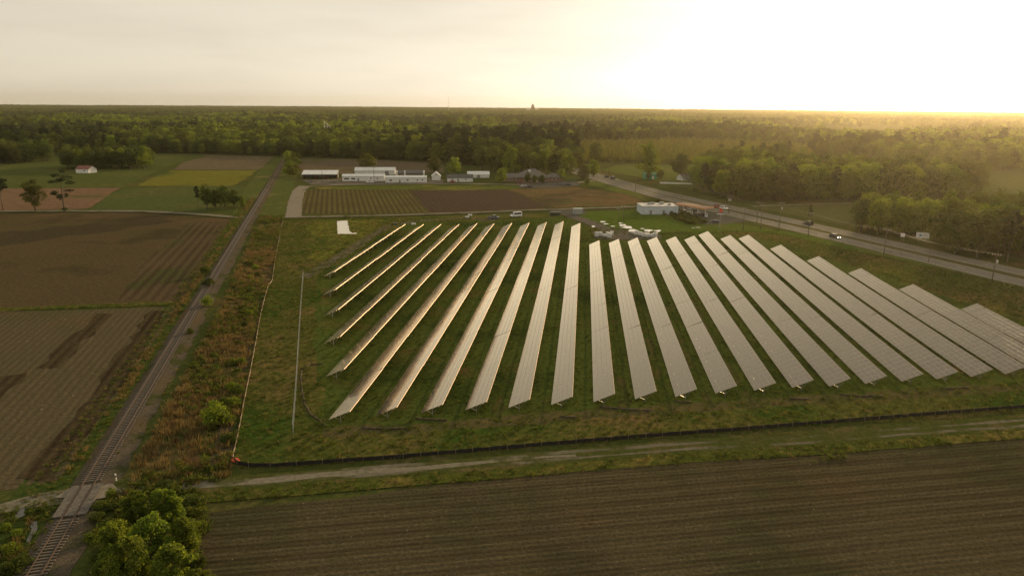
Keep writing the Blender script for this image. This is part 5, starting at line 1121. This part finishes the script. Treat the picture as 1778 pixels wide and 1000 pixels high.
def cable(a, b, label, sag=1.0, group=None, r=.022):
    a, b = Vector(a), Vector(b); m = MB(); n = 12; ps = []
    for i in range(n + 1): t = i / n; p = a.lerp(b, t) - a; p.z -= sag * 4 * t * (1 - t); ps.append(p)
    for p, q in zip(ps, ps[1:]): m.tube(p, q, r, n=4)
    tag(m.build('overhead_cable', m_cable, loc=a), label, 'cable', group)
for s in (-1.1, -.45, 1.1):
    for k in range(len(LINE) - 1):
        pa, pb = LINE[k], LINE[k + 1]; e = lambda p: (p[0] + math.cos(p[3]) * s - math.sin(p[3]) * .18, p[1] + math.sin(p[3]) * s + math.cos(p[3]) * .18, p[2] - .03)
        cable(e(pa), e(pb), 'thin overhead cable sagging between the roadside poles', 1.0, 'cables along the highway')
pa = LINE[0]; cable((pa[0], pa[1], pa[2] - .1), (pa[0] + 45, pa[1] - 110, pa[2] - 1), 'thin overhead cable leaving the pole with one transformer can', 1.2)

# ================================================================== VEHICLES
m_tyre = plain('tyre', (.022, .022, .023), .9, noise=.2); m_rim = plain('rim', (.45, .45, .45), .4, metal=.8); m_lens = plain('lamp_lens', (.75, .74, .68), .15); m_tail = plain('tail_lamp', (.40, .03, .02), .3)
def wheel_meshes(r, w):
    a = MB(); a.tube((0, -w / 2, 0), (0, w / 2, 0), r, n=14); b = MB(); b.tube((0, -w / 2 - .012, 0), (0, w / 2 + .012, 0), r * .6, n=10)
    ma, mb_ = a.mesh('tyre'), b.mesh('rim'); ma.materials.append(m_tyre); mb_.materials.append(m_rim); return ma, mb_
def vehicle(kind, color, x, y, rz, label, name, cat, group=None, scale=1.0):
    t = thing(name, label, cat, (x, y, .07), rz, group); paint = plain('paint_' + '_'.join(f'{int(c * 100)}' for c in color), color, .25, noise=.05, spec=.6)
    P = {'sedan': (4.6, 1.8, .92, (-1.75, -1.05, .65, 1.35), 1.45), 'suv': (4.7, 1.88, 1.05, (-2.2, -1.95, .55, 1.25), 1.75), 'pickup': (5.5, 1.95, 1.08, (-.55, -.35, .95, 1.55), 1.82), 'van': (5.6, 2.0, 1.15, (-2.75, -2.7, 1.35, 2.2), 2.35)}[kind]
    L, w, bz, (c0, c1, c2, c3), top = P; hx = L / 2
    # body shell: side profile with wheel arches suggested by sills
    prof = [(-hx, .42), (-hx + .12, .30), (hx - .15, .30), (hx, .45), (hx - .02, bz * .72), (hx - .25, bz * .88), (c3 + .05, bz), (-hx + .15, bz), (-hx, bz * .85)]
    m = MB(); m.prism(prof, -w / 2, w / 2); m.build('body', paint, t, bevel=.06)
    iw = w / 2 - .06; tw = w / 2 - .24
    m = MB(); V = [(c0, -iw, bz - .03), (c3, -iw, bz - .03), (c3, iw, bz - .03), (c0, iw, bz - .03), (c1, -tw, top), (c2, -tw, top), (c2, tw, top), (c1, tw, top)]
    m.add(V, [(0, 1, 5, 4), (1, 2, 6, 5), (2, 3, 7, 6), (3, 0, 4, 7), (4, 5, 6, 7)]); m.build('cabin', paint, t, bevel=.05)
    V = [Vector(v) for v in V]
    def pane(a, b, c, d, nm):
        ce = (a + b + c + d) / 4; nr = (b - a).cross(d - a).normalized(); q = [ce + (p - ce) * .82 + nr * .012 for p in (a, b, c, d)]; q2 = [p - nr * .03 for p in q]
        k = MB(); k.add(q + q2, [(0, 1, 2, 3), (0, 4, 5, 1), (1, 5, 6, 2), (2, 6, 7, 3), (3, 7, 4, 0)]); k.build(nm, m_pane, t)
    pane(V[0], V[1], V[5], V[4], 'side_window'); pane(V[2], V[3], V[7], V[6], 'side_window'); pane(V[1], V[2], V[6], V[5], 'windscreen'); pane(V[3], V[0], V[4], V[7], 'rear_window')
    if kind == 'pickup':
        m = MB(); m.box(-hx + .1, c0 - .1, -w / 2 + .12, w / 2 - .12, bz - .005, bz + .006); m.build('bed_liner', m_droof, t)
        m = MB(); m.box(-hx + .02, c0, -w / 2 + .01, -w / 2 + .11, bz - .02, bz + .14); m.box(-hx + .02, c0, w / 2 - .11, w / 2 - .01, bz - .02, bz + .14); m.box(-hx + .02, -hx + .1, -w / 2 + .12, w / 2 - .12, bz - .02, bz + .14); m.build('bed_side', paint, t)
    r = .36 if kind != 'sedan' else .32; wa, wb = wheel_meshes(r, .24)
    for sx in (-.31 * L, .31 * L):
        for sy in (-1, 1):
            o = put('wheel', wa, None, t, (sx, sy * (w / 2 - .1), r - .07)); put('rim', wb, None, o)
    for sy in (-1, 1):
        m = MB(); m.box(hx - .06, hx + .015, sy * (w / 2 - .33) - .2, sy * (w / 2 - .33) + .2, bz * .58, bz * .72); m.build('headlight', m_lens, t)
        m = MB(); m.box(-hx - .015, -hx + .06, sy * (w / 2 - .2) - .1, sy * (w / 2 - .2) + .1, bz * .6, bz * .85); m.build('tail_light', m_tail, t)
    m = MB(); m.box(hx - .1, hx + .06, -w / 2 + .1, w / 2 - .1, .34, .5); m.box(-hx - .06, -hx + .1, -w / 2 + .1, w / 2 - .1, .36, .52); m.build('bumper', m_droof, t)
    return t
def on_line(line, px, py):
    p = G(px, py); i = min(range(len(line) - 1), key=lambda k: (line[k][0] - p[0]) ** 2 + (line[k][1] - p[1]) ** 2); a, b = line[i], line[i + 1]
    u = ((p[0] - a[0]) * (b[0] - a[0]) + (p[1] - a[1]) * (b[1] - a[1])) / ((b[0] - a[0]) ** 2 + (b[1] - a[1]) ** 2); return a[0] + u * (b[0] - a[0]), a[1] + u * (b[1] - a[1]), math.atan2(b[1] - a[1], b[0] - a[0])
WHT, BLK, GRY, DBL, RED, SIL = (.70, .70, .68), (.02, .02, .022), (.12, .125, .13), (.04, .05, .07), (.32, .04, .03), (.42, .43, .44)
x, y, a = on_line(near_c, 1463, 413); lit_car = vehicle('suv', BLK, x, y, a, 'dark car with bright headlights on the near carriageway', 'passenger_car', 'car')
m_lit, _n, _l, _pb = newmat('lit_headlight'); _pb.inputs['Emission Color'].default_value = (1, .93, .8, 1); _pb.inputs['Emission Strength'].default_value = 12
for o in lit_car.children:
    if o.name.startswith('headlight'): o.data.materials[0] = m_lit
x, y, a = on_line(far_c, 1422, 389.5); vehicle('suv', (.06, .05, .04), x, y, a + math.pi, 'dark brown car driving away on the far carriageway', 'passenger_car', 'car')
x, y, a = on_line(far_c, 1072, 312); vehicle('van', (.10, .10, .10), x, y, a + math.pi, 'dark van on the highway near the bend', 'van', 'van')
x, y, a = on_line(far_c, 1064, 309); vehicle('pickup', BLK, x, y, a + math.pi, 'black pickup following the dark van near the highway bend', 'pickup_truck', 'pickup')
def park(kind, c, px, py, deg, label, name='passenger_car', cat='car'):
    x, y = G(px, py); return vehicle(kind, c, x, y, R(deg), label, name, cat)
park('van', WHT, 896, 377, 205, 'white van parked on the grass near three people', 'van', 'van'); park('pickup', GRY, 857, 380.5, 8, 'dark grey pickup parked on the grass beside the white van', 'pickup_truck', 'pickup')
park('sedan', SIL, 910, 325, 10, 'silver car in the car park of the brick building'); park('sedan', BLK, 919, 326, 10, 'black car beside the silver one at the brick building'); park('sedan', (.20, .06, .05), 903, 319.5, 10, 'small dark red car close to the brick building wall')
park('sedan', GRY, 975, 321.5, 6, 'grey car parked beneath the light green tree by the brick building'); park('suv', DBL, 986, 322.5, 6, 'dark blue car at the road end of the car park'); park('sedan', RED, 786, 317.5, 0, 'dark red car in front of the white cottage')
park('pickup', WHT, 643, 318, 190, 'white pickup in front of the long workshop', 'pickup_truck', 'pickup'); park('pickup', WHT, 1189, 371, 200, 'white pickup at the corner of the pale blue store', 'pickup_truck', 'pickup'); park('suv', BLK, 1201, 368, 20, 'black car beside the white pickup at the store'); park('pickup', BLK, 1219, 376, 5, 'black pickup parked on the forecourt', 'pickup_truck', 'pickup')
park('suv', RED, 1247, 361, 30, 'red car under the tall pole with two crossarms'); park('suv', WHT, 1257, 364, -60, 'white car near the pole with two crossarms'); park('sedan', DBL, 1241, 388, 170, 'dark low car at the grass edge of the forecourt')
m_tred = plain('tractor_red', (.34, .05, .035), .5)
for px, lb in ((547, 'red tractor parked in the third bay of the open shed'), (564, 'red tractor parked in a middle bay of the open shed')):
    x, y = G(px, 311); x, y = x + .2, y + 2.2; t = thing('tractor', lb, 'tractor', (x, y, .05), R(96)); m = MB(); m.prism([(-1.2, .8), (1.5, .8), (1.55, 1.5), (.2, 1.6), (-.3, 1.15), (-1.2, 1.15)], -.4, .4); m.build('body', m_tred, t, bevel=.05)
    m = MB(); m.box(-1.1, .1, -.5, .5, 2.3, 2.4); [m.tube((a_, b_, 1.1), (a_, b_, 2.3), .04, n=4) for a_ in (-1.0, 0) for b_ in (-.45, .45)]; m.build('canopy', m_tred, t)
    for (wx, r_, w_) in ((-.8, .75, .42), (1.1, .45, .28)):
        wa, wb = wheel_meshes(r_, w_)
        for s in (-1, 1): o = put('wheel', wa, None, t, (wx, s * .75, r_ - .03)); put('rim', wb, None, o)
for px, py, L_, lb in ((541, 317, 7.5, 'long dark flatbed trailer in the yard before the open shed'), (577, 318, 5.5, 'dark farm implement on wheels in the yard by the workshop')):
    x, y = G(px, py); t = thing('farm_trailer', lb, 'trailer', (x, y, .05), R(8)); m = MB(); m.box(-L_ / 2, L_ / 2, -1, 1, .75, .95); m.box(-L_ / 2, -L_ / 2 + .1, -1, 1, .95, 1.7); m.build('bed', plain('dull_green', (.06, .065, .045), .7), t); m = MB(); m.tube((L_ / 2, 0, .8), (L_ / 2 + 1.4, 0, .5), .06, n=5); m.build('drawbar', m_steel, t)
    wa, wb = wheel_meshes(.45, .28)
    for sx in (-1.3, -.2):
        for s in (-1, 1): o = put('wheel', wa, None, t, (sx, s * .85, .42)); put('rim', wb, None, o)

# ================================================================== PEOPLE
def person(px, py, rz, label, shirt, trousers, h=1.75, arm=.0):
    x, y = G(px, py)
    J = {'pel': (0, 0, .94), 'sp': (0, .01, 1.18), 'ch': (0, 0, 1.38), 'nk': (0, .01, 1.50), 'hd': (0, .03, 1.60), 'ht': (0, .02, 1.72)}
    E = [('pel', 'sp'), ('sp', 'ch'), ('ch', 'nk'), ('nk', 'hd'), ('hd', 'ht')]; rad = {'pel': .15, 'sp': .135, 'ch': .155, 'nk': .06, 'hd': .095, 'ht': .075}
    for s, n in ((-1, 'l'), (1, 'r')):
        J.update({n + 'hip': (s * .09, 0, .86), n + 'kn': (s * .11, .03, .48), n + 'an': (s * .12, -.01, .09), n + 'toe': (s * .14, .17, .05), n + 'sh': (s * .19, 0, 1.40), n + 'el': (s * .25, -.02 + arm * .1, 1.12), n + 'wr': (s * (.26 - arm * .1), .07 + arm * .2, .88 + arm * .2), n + 'ha': (s * (.25 - arm * .12), .11 + arm * .25, .80 + arm * .25)})
        E += [('pel', n + 'hip'), (n + 'hip', n + 'kn'), (n + 'kn', n + 'an'), (n + 'an', n + 'toe'), ('ch', n + 'sh'), (n + 'sh', n + 'el'), (n + 'el', n + 'wr'), (n + 'wr', n + 'ha')]
        rad.update({n + 'hip': .105, n + 'kn': .07, n + 'an': .05, n + 'toe': .04, n + 'sh': .07, n + 'el': .048, n + 'wr': .036, n + 'ha': .04})
    ks = list(J); me = bpy.data.meshes.new('body'); me.from_pydata([J[k] for k in ks], [(ks.index(a), ks.index(b)) for a, b in E], [])
    o = bpy.data.objects.new('body_tmp', me); col.objects.link(o); md = o.modifiers.new('skin', 'SKIN')
    for i, k in enumerate(ks): me.skin_vertices[0].data[i].radius = (rad[k], rad[k] * .8)
    me.skin_vertices[0].data[0].use_root = True; md.use_smooth_shade = True; o.modifiers.new('sub', 'SUBSURF').levels = 1
    bpy.context.view_layer.update(); bm_ = bpy.data.meshes.new_from_object(o.evaluated_get(bpy.context.evaluated_depsgraph_get())); bpy.data.objects.remove(o)
    bm_.name = 'body'; bm_.materials.clear()
    for mm in (plain('skin', (.42, .26, .18), .6), shirt, trousers, plain('hair', (.03, .022, .016), .8)): bm_.materials.append(mm)
    for p in bm_.polygons:
        c = p.center; p.material_index = 3 if c.z > 1.62 and (c.y < .06 or c.z > 1.69) else 0 if c.z > 1.47 or (abs(c.x) > .17 and c.z < 1.02 and c.z > .7) else 1 if c.z > .93 else 2
    t = tag(put('person', bm_, None, None, (x, y, .03), (0, 0, rz), (h / 1.77,) * 3), label, 'person'); return t
person(906, 376, 1.2, 'person in dark clothes standing at the back of the white van', plain('navy_cloth', (.03, .035, .05), .9), plain('dark_cloth', (.025, .025, .028), .9), 1.78)
person(911.5, 376.5, -1.6, 'person in a grey shirt facing the van with arms bent', plain('grey_cloth', (.14, .14, .14), .9), plain('dark_cloth', (.025, .025, .028), .9), 1.72, 1.0)
person(917, 377, 2.2, 'person in a brown jacket standing furthest from the white van', plain('brown_cloth', (.10, .065, .045), .9), plain('jean_cloth', (.05, .06, .09), .9), 1.75)

# ================================================================== GROUND VEGETATION
def tuft_mesh(name, seed, n, h, spread, w, mat, lean=.5):
    q = np.random.default_rng(seed); V, Fc = [], []
    for i in range(n):
        a = q.uniform(0, 6.28); r_ = spread * math.sqrt(q.random()); x, y = r_ * math.cos(a), r_ * math.sin(a); b = q.uniform(0, 6.28); hh = h * q.uniform(.5, 1.1); l_ = lean * hh * q.uniform(.2, 1); ww = w * q.uniform(.7, 1.3)
        dx, dy = math.cos(b) * ww, math.sin(b) * ww; ex, ey = l_ * math.cos(a), l_ * math.sin(a); o = len(V)
        V += [(x - dx, y - dy, 0), (x + dx, y + dy, 0), (x + ex * .45 + dx * .8, y + ey * .45 + dy * .8, hh * .6), (x + ex * .45 - dx * .8, y + ey * .45 - dy * .8, hh * .6), (x + ex, y + ey, hh)]
        Fc += [(o, o + 1, o + 2, o + 3), (o + 3, o + 2, o + 4)]
    me = bpy.data.meshes.new(name); me.from_pydata(V, [], Fc); t = np.repeat(q.random(n), 2).astype(np.float32)
    at_ = me.attributes.new('tone', 'FLOAT', 'FACE'); at_.data.foreach_set('value', t); me.materials.append(mat); return me
lf_straw = leaf_mat('straw_blades', (.100, .085, .036), (.210, .175, .075), .3, .02)
lf_grass = leaf_mat('grass_blades', (.036, .060, .010), (.095, .125, .022), .4, .03)
T_DRY = [tuft_mesh('dry_tuft', 400 + i, 26, 1.0, .45, .035, lf_dry) for i in range(3)]
T_STRAW = [tuft_mesh('straw_tuft', 410 + i, 22, .5, .4, .035, lf_straw, .8) for i in range(2)]
T_GRASS = [tuft_mesh('grass_tuft', 420 + i, 22, .42, .42, .04, lf_grass, .8) for i in range(2)]
T_WEED = [crown_mesh('weed_clump', 430 + i, .6, .5, .02, 4, 70, .16, lf_weed)[0] for i in range(3)]
def area_pts(poly, dens, seed, clump=None):
    q = np.random.default_rng(seed); A = np.array(poly); lo, hi = A.min(0), A.max(0); n = int((hi - lo).prod() * dens); p = q.uniform(lo, hi, (n, 2)); p = p[inside_np(p, poly)]
    if clump:
        s, th = clump; v = np.sin(p[:, 0] * s + 1.7 * np.sin(p[:, 1] * s * .7 + seed)) * np.sin(p[:, 1] * s * .6 + 1.3 * np.sin(p[:, 0] * s * .8)) + q.normal(0, .35, len(p)); p = p[v > th]
    for w_ in WATER: p = p[~inside_np(p, w_)]
    return p
def veg(name, pts, meshes, s0, s1, label, seed):
    q = np.random.default_rng(seed); scatter(name, pts, [], q.uniform(s0, s1, len(pts)), label, 'vegetation', meshes=meshes, rng_=q)
veg('dry_grass', area_pts(BELT, 1.3, 1, (.10, .12)), T_DRY, .6, 1.4, 'tall reddish dry grass filling the belt beside the railway', 1)
veg('belt_straw', area_pts(BELT, .9, 21, (.13, .0)), T_STRAW, .7, 1.5, 'pale straw-coloured grass in the belt beside the railway', 21)
veg('belt_weeds', area_pts(BELT, 1.6, 2, (.12, .05)), T_WEED + T_GRASS, .8, 2.0, 'green weeds growing through the dry railway belt', 2)
margin = area_pts(PARK, 1.0, 3); margin = margin[~inside_np(margin, LUSH)]; margin = margin[(margin[:, 1] < 330) & ~inside_np(margin, BANK)]
veg('park_weeds', margin[::2], T_WEED, .35, 1.0, 'rough green weeds on the bare margin around the solar array', 4); veg('park_straw', margin[1::2], T_STRAW + T_GRASS, .4, 1.0, 'tufts of dry grass on the margin around the solar array', 5)
bk = area_pts(BANK, .8, 41); veg('bank_grass', bk, T_STRAW + T_GRASS, .5, 1.2, 'bright yellow-green grass around the small pond', 41)
lush = area_pts(LUSH, .55, 6); veg('array_weeds', lush, T_GRASS + T_WEED[:1], .3, .8, 'short green grass tufts between the solar rows', 6)
vg = [rail_pt(t, -2.2 - 11.5 * u) for t in range(-40, 330, 30) for u in (0,)]; VERGE = vg + [rail_pt(t, -7.8) for t in range(320, -60, -30)]
veg('verge_grass', area_pts(VERGE, 1.3, 7), T_GRASS + T_WEED[:1] + T_STRAW[:1], .4, 1.0, 'uneven green grass verge beside the railway ballast', 7)
EDGE = [rail_pt(t, -3.2) for t in range(-40, 330, 10)] + [rail_pt(t, -5.0) for t in range(320, -50, -10)]
veg('verge_dry_grass', area_pts(EDGE, 1.8, 8, (.2, -.1)), T_DRY, .4, .9, 'dry orange grass fringing the railway ballast', 8)
BED = [rail_pt(t, 1.2) for t in range(8, 330, 10)] + [rail_pt(t, 3.8) for t in range(320, 0, -10)]
veg('ballast_weeds', area_pts(BED, .8, 31, (.15, .1)), T_GRASS + T_STRAW + T_WEED[:1], .35, .9, 'sparse weeds sprouting from the railway ballast shoulder', 31)
IN = [rail_pt(t, -.6) for t in range(20, 330, 10)] + [rail_pt(t, .6) for t in range(320, 10, -10)]
veg('track_weeds', [list(p) for p in area_pts(IN, .5, 32, (.12, .3))], T_GRASS + T_STRAW, .6, 1.1, 'sparse weeds growing between the rails', 32)
te = [*offset_line(TR, -2.0), *offset_line(TR, -5.2)[::-1]]; veg('track_edge_grass', area_pts(te, 2.2, 9), T_GRASS + T_STRAW + T_WEED[:1], .4, 1.0, 'bright grass margin between the track and the ploughed field', 9)
tn = [*offset_line(TR, 1.9), *offset_line(TR, 4.2)[::-1]]; veg('track_side_grass', area_pts(tn, 1.2, 10), T_GRASS + T_STRAW, .3, .8, 'low grass between the track and the black silt fence', 10)
CR = GP([(-80, 1060), (-80, 900), (60, 874), (105, 878), (50, 1000), (10, 1060)]); veg('ditch_weeds', area_pts(CR, 1.8, 11), T_GRASS + T_WEED, .4, 1.1, 'rank weeds round the ditch pools by the crossing', 11)
CR2 = GP([(195, 862), (345, 850), (360, 900), (340, 1050), (150, 1060), (165, 900)]); veg('thicket_weeds', area_pts(CR2, 2.0, 12), T_WEED + T_GRASS, .7, 1.9, 'rank green weeds under the thicket by the crossing', 12)
ba = strip_pts(resample(GP([(-100, 545), (0, 538), (160, 532), (325, 527)]), 4), 3.2); veg('baulk_grass', area_pts(ba[0] + ba[1][::-1], 1.8, 13), T_GRASS + T_STRAW[:1], .6, 1.2, 'grass strip dividing the two western fields', 13)
SF = GP([(1400, 806), (1470, 800), (1465, 792), (1410, 798)]); veg('field_weeds', area_pts(SF, 1.5, 14), T_WEED, .6, 1.2, 'patch of green weeds in the ploughed southern field', 14)
hd = GP([(1160, 366), (1190, 372), (1225, 388), (1218, 394), (1180, 386), (1152, 374)]); veg('store_scrub', area_pts(hd, .22, 15), [PROTO['shrub1'][0], PROTO['shrub2'][0]], .3, .9, 'low scrub bank beside the pale blue store', 15)
rl = GP([(1250, 402), (1500, 440), (1778, 500), (1778, 560), (1480, 462), (1350, 420)]); veg('roadside_weeds', area_pts(rl, .35, 16), T_WEED + T_GRASS, .4, 1.0, 'rough green weeds between the solar array and the highway', 16)

# ================================================================== HAZE
m_h = bpy.data.materials.new('haze'); m_h.use_nodes = True; hn, hl = m_h.node_tree.nodes, m_h.node_tree.links
hn.remove(hn['Principled BSDF']); pv = hn.new('ShaderNodeVolumePrincipled')
pv.inputs['Color'].default_value = (1.0, .90, .64, 1); pv.inputs['Density'].default_value = 6e-5; pv.inputs['Anisotropy'].default_value = .80
hl.new(pv.outputs['Volume'], hn['Material Output'].inputs['Volume'])
m = MB(); m.box(-6500, 6500, -6500, 6500, -1.0, 92.0); stuff(m.build('haze', m_h))
